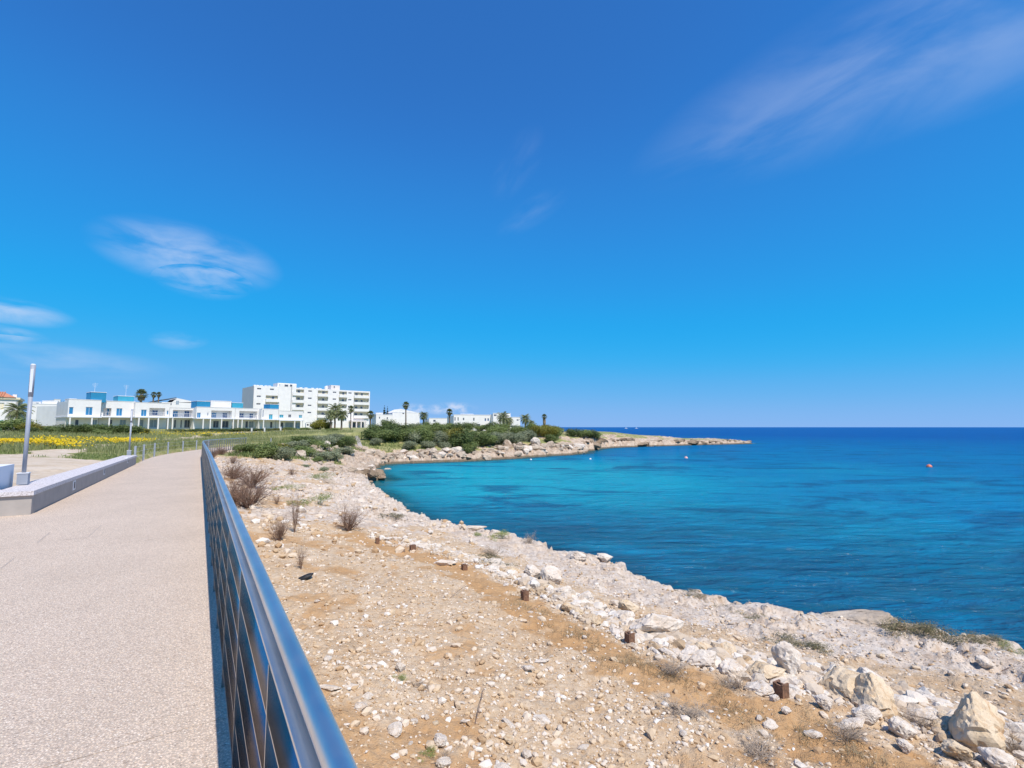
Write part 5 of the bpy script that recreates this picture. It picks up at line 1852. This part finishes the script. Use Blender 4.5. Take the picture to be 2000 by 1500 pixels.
def row_house(x0, x1, top, slab, base, wins, blocks, label, recess=(), gwins=(), cols=(), setback=0.0, porch=1.3, antenna=None, wallmat='white'):
    gap = 0.35
    fc = Facade(x0 + gap, house_Y(x0 + gap) + setback, x1 - gap, house_Y(x1 - gap) + setback, 'white_house', label, 'house', 'row of blue-shuttered houses')
    S = fc.len
    _, zs = fc.m((x0 + x1) / 2, slab)
    _, zt = fc.m((x0 + x1) / 2, top)
    _, zb = fc.m((x0 + x1) / 2, base)
    zb = max(zb, 0.3)
    T = 1.1
    D = 8.5
    rec = [fc.rect(*r) for r in recess]
    rec = [(max(a, 0.35), min(b, S - 0.35), max(c, zs + 0.15), min(d, zt - 0.45)) for a, b, c, d in rec]
    wr = []
    for (cx, cy, w, h, col) in wins:
        r = fc.rect(cx - w / 2, cy - h / 2, cx + w / 2, cy + h / 2)
        r = (max(r[0], 0.15), min(r[1], S - 0.15), max(r[2], zs + 0.12), min(r[3], zt - 0.3))
        inside = any(q[0] - 0.3 < (r[0] + r[1]) / 2 < q[1] + 0.3 for q in rec)
        wr.append((r, col, inside))
    mb = MB()
    wall_cells(mb, 0, S, zs + 0.16, zt, 0, T, [r for r, c, i in wr if not i] + rec)
    mb.box(0.003, S - 0.003, T, D, zs + 0.16, zt - 0.35)
    fc.part(mb, 'upper_wall', M[wallmat])
    # parapet cap
    fc.part(MB().box(-0.04, S + 0.04, -0.05, 0.30, zt + 0.002, zt + 0.09), 'parapet_cap', M['white'])
    # floor slab with canopy over the porch
    fc.part(MB().box(-0.12, S + 0.12, -0.55, D, zs - 0.05, zs + 0.158), 'floor_slab', M['whiteb'])
    # ground floor, set back under the slab
    gh = []
    for (cx, w, col) in gwins:
        r = fc.rect(cx - w / 2, slab + 4, cx + w / 2, base - 0.6, porch)
        gh.append(((max(r[0], 0.1), min(r[1], S - 0.1), zb + 0.15, zs - 0.45), col))
    g = MB()
    wall_cells(g, 0.0, S, 0, zs - 0.052, porch, porch + 0.3, [h for h, c in gh])
    g.box(0.003, S - 0.003, porch + 0.3, D - 0.2, 0, zs - 0.052)
    fc.part(g, 'ground_floor_wall', M['white'])
    for h, col in gh:
        window(fc, h, porch + 0.14, M[col], 0.06, None, 'door' if h[1] - h[0] < 1.4 else 'window')
    for cx in cols:
        s, _ = fc.m(cx, base, -0.4)
        if -0.2 < s < S + 0.2:
            fc.part(MB().box(s - 0.11, s + 0.11, -0.51, -0.29, 0, zs - 0.052), 'column', M['white'])
    for r, col, inside in wr:
        window(fc, r, T - 0.06 if inside else 0.10, M[col], 0.06, None, 'shutter' if col.startswith('blue') else 'window')
    for q in rec:
        b = MB()
        b.box(q[0], q[1], 0.02, 0.08, q[2] + 0.80, q[2] + 0.86)
        k = int((q[1] - q[0]) / 0.35)
        for i in range(1, k):
            s = q[0] + (q[1] - q[0]) * i / k
            b.box(s - 0.015, s + 0.015, 0.035, 0.065, q[2], q[2] + 0.80)
        fc.part(b, 'balcony_rail', M['frame'])
    for (bx0, by0, bx1, by1, mat, yy) in blocks:
        r = fc.rect(bx0, by0, bx1, by1, yy)
        bl = fc.part(MB().box(r[0], r[1], yy, yy + 3.2, min(r[2], zt - 0.36), r[3]), 'roof_block', M[mat])
        fc.part(MB().box(r[0] - 0.05, r[1] + 0.05, yy - 0.05, yy + 3.25, r[3] + 0.002, r[3] + 0.10), 'coping', M['whiteb'] if mat != 'white' else M['white'], bl)
    if antenna:
        ax, ay0, ay1 = antenna
        s, z1_ = fc.m(ax, ay1, 2.5)
        b = MB().bar((s, 2.5, zt - 0.3), (s, 2.5, z1_), 0.03, 0.02, 5)
        for k in range(4):
            b.bar((s - 0.5 + 0.05 * k, 2.5, z1_ - 0.1 - 0.22 * k), (s + 0.5 - 0.05 * k, 2.5, z1_ - 0.1 - 0.22 * k), 0.014, 0.014, 4)
        fc.part(b, 'antenna', M['frame'])
    return fc


row_house(133, 198, 781, 815, 838, [(139, 802, 10, 14, 'blue'), (174, 803, 15, 16, 'blue')], [(177, 766.5, 208, 783, 'bluewall', 0.5), (135, 779.5, 149, 787, 'white', 1.5)],
          'leftmost house of the row, with a tall dark blue roof block', gwins=((150, 9, 'glass'), (185, 12, 'glassl')), cols=(135, 178), antenna=(186, 766, 748))
row_house(198, 264, 784, 815, 838, [(214, 804, 6, 14, 'blue'), (233, 805, 13, 15, 'blue'), (261, 804, 3, 9, 'blue2')], [(230, 774, 262, 786, 'teal', 1.2), (199, 781, 207, 789, 'bluewall', 0.3)],
          'white house with a low turquoise block on its roof', recess=((199, 797, 218, 812.5),), gwins=((215, 10, 'glass'), (240, 14, 'glassl')), cols=(212, 262), antenna=(247, 776, 752), setback=1.4)
row_house(264, 332, 787, 815.5, 837, [(281, 806.5, 12, 13, 'blue'), (306, 806, 12, 10, 'blue2'), (327.5, 806, 4, 8, 'blue')], [], 'plain white house with a blue shuttered balcony left of the gabled roof', recess=((291, 797, 323, 813),), gwins=((275, 12, 'glassl'), (300, 16, 'glassl')), cols=(270, 289, 308, 327), setback=0.5)
row_house(332, 384, 797, 816, 837, [(345.6, 808.6, 11, 12, 'blue'), (368.4, 808.6, 11, 12, 'blue2')], [], 'low white house with two blue shutters in a wide recess', recess=((337, 800.5, 377, 815),), gwins=((342, 5, 'glass'), (354, 4, 'glass'), (366, 13, 'glass')), cols=(336, 381), setback=1.8)
row_house(384, 460, 796, 818, 837, [(388.5, 811, 8, 10, 'blue'), (406, 809, 2.5, 6, 'blue2'), (421.6, 811.3, 10, 10, 'blue'), (443, 811.5, 10, 10, 'blue2')], [(384, 784, 411, 799, 'bluewall', 0.6), (411, 783.5, 452, 798, 'white', 1.5)],
          'white house with a bright blue and a white block on its roof', recess=((412, 802, 453, 817),), gwins=((422, 12, 'glass'), (440, 14, 'glass')), cols=(396, 410, 432, 455))
row_house(460, 511, 798, 819, 837, [(475.5, 811.5, 9, 8.5, 'blue2'), (494.5, 812, 8, 9, 'blue2')], [(453, 787, 475, 800, 'teal', 1.8)], 'white house with a turquoise roof block in front of the hotel', recess=((467, 803, 503, 818),), gwins=((482, 6, 'glass'), (491, 10, 'glassl')), cols=(464, 472, 505), setback=1.6)
row_house(511, 545, 799, 820, 837, [(514, 808, 2.6, 14, 'blue2'), (529, 814.3, 8, 10, 'teal')], [(527, 790, 545, 801, 'bluewall', 0.5)], 'narrow white house with a blue roof block in front of the hotel', gwins=((530, 5, 'glass'),), cols=(514,))
row_house(545, 593, 803, 821.5, 837, [(549.8, 813, 8.5, 6, 'teal'), (566, 812.6, 6, 6, 'glass'), (587, 813.5, 6.5, 6, 'teal')], [], 'last white house of the row with a glazed veranda', gwins=((551, 5, 'glass'), (565, 16, 'glassl'), (583, 14, 'glassl')), cols=(545.6, 575, 591), porch=1.2)

# gabled white building behind the row
fc = Facade(298, 150, 384, 158, 'gabled_building', 'long white building with a low gabled front and dark roof edge behind the row', 'building')
_, zt = fc.m(340, 786)
_, za = fc.m(345, 777.5)
sx0, _ = fc.m(345, 790)
S = fc.len
fc.part(MB().box(0, S, 0, 12, 0, zt), 'wall', M['white'])
fc.part(MB().add([(S * 0.42, -0.01, zt), (S, -0.01, zt + 0.3), (sx0, -0.01, za), (S * 0.42, 11.9, zt), (S, 11.9, zt + 0.3), (sx0, 11.9, za)], [(0, 1, 2), (5, 4, 3), (0, 2, 5, 3), (2, 1, 4, 5), (0, 3, 4, 1)]), 'gable', M['white'])
fc.part(MB().add([(0, -0.3, zt + 0.003), (sx0 - 0.2, -0.3, za + 0.02), (sx0 - 0.2, 11.9, za + 0.02), (0, 11.9, zt + 0.003), (0, -0.3, zt + 0.25), (sx0 - 0.2, -0.3, za + 0.25), (sx0 - 0.2, 11.9, za + 0.25), (0, 11.9, zt + 0.25)],
                 [(0, 3, 2, 1), (4, 5, 6, 7), (0, 1, 5, 4), (1, 2, 6, 5), (2, 3, 7, 6), (3, 0, 4, 7)]), 'roof', M['slate'])
for cx in (319, 334):
    window(fc, fc.rect(cx - 1.5, 787, cx + 1.5, 791), -0.03, M['glass'], 0.05)
window(fc, fc.rect(343, 782.5, 350, 790), -0.03, M['glassl'], 0.05)

# tile-roofed house at the left edge
fc = Facade(-60, 86, 35, 90, 'tile_roofed_house', 'cream white house with an orange tiled roof at the left edge', 'house')
S = fc.len
_, zt = fc.m(20, 780)
_, z1 = fc.m(20, 772)
w1 = fc.rect(-6, 786.5, 9, 801)
mb = wall_cells(MB(), 0, S, 0, zt, 0, 0.3, [w1])
mb.box(0.002, S - 0.002, 0.3, 9, 0, zt)
fc.part(mb, 'wall', M['white'])
window(fc, w1, 0.12, M['cream'], 0.08, None, 'shutter')
fc.part(MB().box(-0.2, S + 0.25, -0.25, 9, zt + 0.003, zt + 0.35), 'eaves', M['cream'])
rf = fc.part(MB().add([(-0.2, -0.4, zt + 0.36), (S - 0.3, -0.4, zt + 0.36), (S - 2.2, 3.2, z1 + 0.7), (-0.2, 3.2, z1 + 0.7), (-0.2, 3.2, zt + 0.36), (S - 0.3, 3.2, zt + 0.36)], [(0, 1, 2, 3), (1, 5, 2), (0, 3, 4), (3, 2, 5, 4)]), 'roof', M['roof'])
k = int(S / 0.45)
tmb = MB()
for i in range(k):
    s = -0.1 + (S - 1.6) * i / k
    tmb.bar((s, -0.45, zt + 0.42), (s, 3.1, z1 + 0.74), 0.10, 0.10, 6)
fc.part(tmb, 'tile_rolls', M['roof'], rf)
r = fc.rect(24, 770.5, 33, 781, 1.0)
fc.part(MB().box(r[0], r[1], 1.0, 2.2, zt + 0.36, r[3]), 'chimney', M['white'])
fc = Facade(-60, 80, 9, 81.5, 'garden_screen', 'green garden screen fence at the left edge before the tile-roofed house', 'fence')
_, zt = fc.m(0, 821)
_, zb_ = fc.m(0, 836)
fc.part(MB().box(0, fc.len, 0, 0.04, 0, zt), 'screen_panel', M['screen'])
for i in range(4):
    s = fc.len * (0.05 + 0.3 * i)
    fc.part(MB().box(s - 0.04, s + 0.04, 0.041, 0.12, 0, zt + 0.1), 'post', M['grey'])


# simple white villas built from blocks: rects in the picture on the front plane
def villa(pxl, Yl, pxr, Yr, blocks, wins, label, name='white_villa', group='far white villas', mat='white', depth=8.0, cat='house'):
    fc = Facade(pxl, Yl, pxr, Yr, name, label, cat, group)
    for i, (x0, y0, x1, y1, yy) in enumerate(blocks):
        r = fc.rect(x0, y0, x1, y1, yy)
        wl = [fc.rect(*w[:4], yy) for w in wins if w[4] == i]
        lo = 0 if y1 > 822 else r[2]
        mb = wall_cells(MB(), r[0], r[1], lo, r[3], yy, yy + 0.25, wl)
        mb.box(r[0] + 0.002, r[1] - 0.002, yy + 0.25, yy + depth, lo, r[3] - 0.25)
        b_ = fc.part(mb, 'wall', M[mat])
        fc.part(MB().box(r[0] - 0.06, r[1] + 0.06, yy - 0.06, yy + 0.26, r[3] + 0.002, r[3] + 0.10), 'parapet', M['whiteb'], b_)
        for w, w0 in zip(wl, [w for w in wins if w[4] == i]):
            window(fc, w, yy + 0.1, M[w0[5]], 0.05)
    return fc


villa(56, 120, 115, 122, [(56, 789, 115, 828, 0.0), (56, 785, 80, 795, 2.5), (82, 783.5, 113, 790, 4.0)], [(84, 794.5, 111, 797, 0, 'glassl'), (70, 786.5, 76, 789, 1, 'glassl'), (90, 817, 97, 824, 0, 'glass'), (104, 815, 112, 824, 0, 'glass')],
      'low white house with a long window strip beside the near lamp post', 'white_house', 'white houses behind the row')
villa(102, 170, 118, 172, [(102, 780, 118, 830, 0.0)], [(105, 784, 115, 786, 0, 'glass')], 'small distant white house left of the trees beyond the row', 'white_house', 'white houses behind the row')
villa(113, 112, 134, 114, [(113, 791, 134, 832, 0.0)], [(115, 796, 128, 799, 0, 'glass'), (116, 804, 130, 810, 0, 'glassl')], 'small white house with rounded bays left of the first blue-shuttered house', 'white_house', 'white houses behind the row')
villa(734, 140, 767, 142, [(734, 810, 767, 834, 0.0), (734, 806.5, 748, 811, 1.5)], [(740, 814, 742.5, 818, 0, 'glass'), (755, 815, 758, 819, 0, 'glass')], 'white block house between the hotel and the cypresses')
fc = villa(766, 146, 820, 150, [(766, 806, 820, 834, 0.0)], [(786, 803.5, 789.5, 809, 0, 'glass')], 'white house with a low pitched white gable behind the slender palm')
s0, zt = fc.m(766, 806)
s1, _ = fc.m(820, 806)
s2, za = fc.m(783, 798.5)
fc.part(MB().add([(s0, 0.01, zt), (s1, 0.01, zt), (s2, 0.01, za), (s0, 7.9, zt), (s1, 7.9, zt), (s2, 7.9, za)], [(0, 1, 2), (5, 4, 3), (0, 2, 5, 3), (2, 1, 4, 5), (0, 3, 4, 1)]), 'gable', M['white'])
villa(838, 148, 876, 150, [(838, 817, 876, 834, 0.0)], [(846, 820, 851, 824, 0, 'glass')], 'long low white building seen over the hedge')
villa(886, 132, 964, 136, [(886, 810.5, 964, 840, 0.0), (900, 809, 925, 812, 2.5)], [(887.5, 815, 890, 822, 0, 'glass'), (893.5, 815, 896, 822, 0, 'glass'), (904, 816, 907, 821, 0, 'glass'), (924, 816, 927, 822, 0, 'glass'), (946.5, 817, 949.5, 822.5, 0, 'blue2'), (952, 817, 955, 822.5, 0, 'blue2'), (930, 828, 938, 836, 0, 'glass'), (941, 831, 947, 838, 0, 'glass')],
      'long flat white villa with small dark windows')
villa(963, 134, 997, 136, [(963, 807.5, 997, 840, 0.0)], [(964.5, 809.5, 970, 813, 0, 'glass'), (974, 815, 977, 819, 0, 'glass')], 'taller stepped white villa behind the wide date palm')
villa(996, 133, 1016, 134, [(996, 815, 1016, 840, 0.0)], [(997, 831, 1007, 834, 0, 'glass'), (1009, 819, 1013, 822, 0, 'glass')], 'rightmost small white villa beside the last palms')
villa(925, 108, 956, 109, [(925, 838, 956, 850, 0.0), (932, 836.5, 950, 840, 1.0)], [], 'white garden terrace wall in front of the long villa', 'terrace_wall', None, 'white', 1.5, 'wall')
villa(597, 150, 612, 151, [(597, 825, 612, 842, 0.0)], [(599, 828, 603, 832, 0, 'glass'), (605, 829, 610, 833, 0, 'glass')], 'small white pool hut between the last house and the hotel bushes', 'pool_hut', None, 'white', 3.0)

# ------------------------------------------------------------------ the hotel
fc = Facade(494, 190, 722, 222, 'hotel_building', 'large white hotel block of five storeys with stacked cream balconies', 'hotel')
S = fc.len
T = 0.75
_, zt_l = fc.m(500, 753.5)
_, zt_r = fc.m(715, 764)
ztop = (zt_l + zt_r) / 2


def HX(px, py=790):
    return fc.m(px, py)[0]


FLOOR = [(ztop - 3.0 * (k + 1)) for k in range(5)]          # floor levels from the top storey down
bays = [(518.4, 544, (1, 2, 3)), (570.4, 592.8, (0, 1, 2)), (620, 640, (0, 1, 2, 3)), (661.6, 676.8, (0, 1, 2, 3)), (691, 721, (0, 1, 2, 3))]
holes = []
for a, b, fl_ in bays:
    for k in fl_:
        holes.append((HX(a), min(HX(b), S - 0.5), FLOOR[k], FLOOR[k] + 2.35))
slits = []
for px in (504.8, 530, 556, 604.8, 652.8, 683):
    for k in range(4):
        if px == 530 and k != 0:
            continue
        s = HX(px)
        slits.append((s - 0.75, s + 0.75, FLOOR[k] + 1.55, FLOOR[k] + 2.15))
mb = wall_cells(MB(), 0, S, 0, ztop, 0, T, holes + slits)
mb.box(0.004, S - 0.004, T, 18, 0, ztop - 0.4)
fc.part(mb, 'wall', M['white'])
fc.part(MB().box(-0.012, 0.0, 0.05, 17.9, 0, ztop - 0.05), 'end_wall', M['pinkwall'])
for h in slits:
    window(fc, h, 0.15, M['glass'], 0.05, None, 'window')
for h in holes:
    bk = fc.part(MB().box(h[0] + 0.002, h[1] - 0.002, T - 0.06, T - 0.005, h[2], h[3]), 'balcony_back_wall', M['cream'])
    m_ = (h[0] + h[1]) / 2
    window(fc, (m_ - 0.1, m_ + 0.9, h[2] + 0.05, h[2] + 2.05), T - 0.12, M['glass'], 0.06, bk, 'balcony_door')
    if h[1] - h[0] > 6:
        window(fc, (h[0] + 0.8, h[0] + 2.0, h[2] + 0.9, h[2] + 2.0), T - 0.12, M['glass'], 0.06, bk, 'balcony_window')
    fc.part(MB().box(h[0] - 0.1, h[1] + 0.1, -0.75, -0.60, h[2] - 0.25, h[2] + 0.95), 'balcony_parapet', M['white'])
    fc.part(MB().box(h[0] - 0.1, h[1] + 0.1, -0.598, -0.002, h[2] - 0.24, h[2] - 0.02), 'balcony_slab', M['cream'])
    fc.part(MB().box(h[0] - 0.1, h[0] + 0.02, -0.598, -0.002, h[2] - 0.018, h[2] + 0.93).box(h[1] - 0.02, h[1] + 0.1, -0.598, -0.002, h[2] - 0.018, h[2] + 0.93), 'balcony_cheek', M['white'])
r = fc.rect(543, 748.5, 580.5, 760)
tw = fc.part(MB().box(r[0], r[1], 0.8, 7, ztop - 0.39, r[3]).box(r[0] + 0.6, r[1] - 0.4, -0.30, 0.799, 0.5, r[3] - 0.4).box(r[0] + 0.01, r[1] - 6.0, -0.298, 0.0, ztop * 0.3, ztop), 'stair_tower', M['white'])
for a, b in ((555, 562.5), (565.5, 570.5)):
    window(fc, fc.rect(a, 751, b, 755), -0.36, M['glass'], 0.05, tw, 'tower_window', False)
fc.part(MB().box(HX(567.2), HX(568.6), -0.40, -0.30, 3, ztop + 0.3), 'drainpipe', M['grey'])
fc.part(MB().box(HX(493.6), HX(494.6), -0.14, -0.003, 3, ztop - 0.3), 'drainpipe', M['grey'])
r = fc.rect(648, 752.3, 665.5, 762)
t2_ = fc.part(MB().box(r[0], r[1], 1.0, 6, ztop - 0.39, r[3]), 'lift_tower', M['pinkwall'])
window(fc, fc.rect(651.5, 753.5, 654, 758, 1.0), 0.95, M['glass'], 0.05, t2_, 'tower_window', False)
r = fc.rect(635.5, 753.5, 645, 760, 5.0)
tk = MB()
tk.bar(((r[0] + r[1]) / 2, 6, ztop - 0.4), ((r[0] + r[1]) / 2, 6, r[3] - 0.4), (r[1] - r[0]) / 2, (r[1] - r[0]) / 2, 16)
tk.bar(((r[0] + r[1]) / 2, 6, r[3] - 0.399), ((r[0] + r[1]) / 2, 6, r[3]), (r[1] - r[0]) / 2, (r[1] - r[0]) / 5, 16)
fc.part(tk, 'water_tank', M['white'])
for px in (499, 505, 512, 521, 528, 590, 600, 613, 622, 628):
    s = HX(px)
    fc.part(MB().box(s - 0.5, s + 0.5, 2.0, 3.0, ztop - 0.39, ztop + 0.45), 'roof_unit', M['whiteb'])
# pink porch at the right end
r = fc.rect(686, 821, 716, 836, -3.0)
fc.part(MB().box(r[0], r[1], -3.0, -0.003, r[3] - 0.6, r[3]), 'porch_roof', M['pinkwall'])
for k in range(4):
    s = r[0] + 0.3 + (r[1] - r[0] - 0.6) * k / 3
    fc.part(MB().box(s - 0.25, s + 0.25, -2.95, -2.4, 0, r[3] - 0.602), 'porch_column', M['pinkwall'])
for a, b in ((688, 700), (703, 711)):
    w = fc.rect(a, 825, b, 836)
    window(fc, (w[0], w[1], 0.6, w[3]), -0.12, M['glass'], 0.08, None, 'porch_door')

# far trees behind the left houses
bush_row([(92, 178, 20, 54, 'dark'), (108, 180, 24, 55, 'dark'), (126, 182, 24, 58, 'dark'), (138, 184, 16, 56, 'dark')], 'rising behind the low white houses', 'trees behind the low houses')

# ------------------------------------------------------------------ slipway, posts by the far path
b_ = MB()
sp = [W(698, 86), W(699, 80), W(701, 75), W(704, 70), W(712, 65.5)]
for (ax, ay), (bx, by) in zip(sp[:-1], sp[1:]):
    a_, c_ = Vector((ax, ay, gz(ax, ay) + 0.12)), Vector((bx, by, gz(bx, by) + 0.12))
    d = (c_ - a_)
    s = Vector((d.y, -d.x, 0)).normalized() * 0.28
    dn3 = Vector((0, 0, -0.5))
    b_.add([a_ - s, a_ + s, c_ + s, c_ - s, a_ - s + dn3, a_ + s + dn3, c_ + s + dn3, c_ - s + dn3], [(3, 2, 1, 0), (4, 5, 6, 7), (0, 1, 5, 4), (2, 3, 7, 6), (1, 2, 6, 5), (3, 0, 4, 7)])
tag(b_.build('slipway', M['concrete']), 'narrow white concrete steps running down the slope to the cove', 'steps')
for i, (px, Y) in enumerate(((494, 100), (519, 103), (550, 108))):
    x, y = W(px, Y)
    o = MB().box(-0.11, 0.11, -0.11, 0.11, -0.3, 0.95).box(-0.14, 0.14, -0.14, 0.14, 0.951, 1.0).build('bollard', M['white'])
    o.location = (x, y, gz(x, y))
    tag(o, 'white bollard by the far path below the hotel, ' + ORD[i], 'bollard', 'white bollards by the far path')

# ------------------------------------------------------------------ buoys and boats
def buoy(px, py, wpx, mat, label):
    x, y = unproj(px, py, SEA)
    r = wpx / F * y / 2
    e = empty('buoy', (x, y, SEA), 0, label, 'buoy', 'mooring buoys')
    prof = [(0.0, -0.5), (0.7, -0.45), (1.0, 0.0), (0.93, 0.35), (0.7, 0.7), (0.35, 0.92), (0.0, 1.0)]
    v, f = [], []
    for q, z in prof:
        for k in range(14):
            v.append((r * q * math.cos(k * 0.4488), r * q * math.sin(k * 0.4488), r * z))
    for i in range(len(prof) - 1):
        for k in range(14):
            f.append((i * 14 + k, i * 14 + (k + 1) % 14, (i + 1) * 14 + (k + 1) % 14, (i + 1) * 14 + k))
    MB().add(v, f).build('float', mat, e, True)
    b_ = MB().bar((0, 0, r), (0, 0, r * 1.25), r * 0.12, r * 0.12, 6)
    b_.build('lifting_eye', M['grey'], e)


buoy(1815, 912, 10, M['orange'], 'orange mooring buoy farthest right on the sea')
buoy(1340, 895, 7, M['pink'], 'pink mooring buoy below the headland tip')
buoy(1153, 897, 4.5, M['boat'], 'white buoy near the root of the headland')
buoy(1037, 898, 4, M['boat'], 'small white buoy close to the far shore rocks')


def boat(px, Y, ln, label):
    x, y = W(px, Y)
    e = empty('boat', (x, y, SEA), 0.1, label, 'boat', 'boats near the horizon')
    h = ln * 0.12
    MB().add([(-ln / 2, -ln * 0.13, 0), (ln * 0.3, -ln * 0.13, 0), (ln / 2, 0, 0), (ln * 0.3, ln * 0.13, 0), (-ln / 2, ln * 0.13, 0),
              (-ln / 2, -ln * 0.17, h), (ln * 0.33, -ln * 0.17, h), (ln * 0.58, 0, h * 1.3), (ln * 0.33, ln * 0.17, h), (-ln / 2, ln * 0.17, h)],
             [(4, 3, 2, 1, 0), (5, 6, 7, 8, 9), (0, 1, 6, 5), (1, 2, 7, 6), (2, 3, 8, 7), (3, 4, 9, 8), (4, 0, 5, 9)]).build('hull', M['boat'], e)
    MB().box(-ln * 0.3, ln * 0.15, -ln * 0.11, ln * 0.11, h * 1.02, h * 2.2).build('cabin', M['boat'], e)
    MB().bar((0, 0, h * 2.2), (0, 0, h * 4.0), ln * 0.012, ln * 0.008, 5).build('mast', M['boat'], e)


boat(1222, 1500, 9, 'white boat on the horizon, left one of the pair')
boat(1242, 1550, 9, 'white boat on the horizon, right one of the pair')
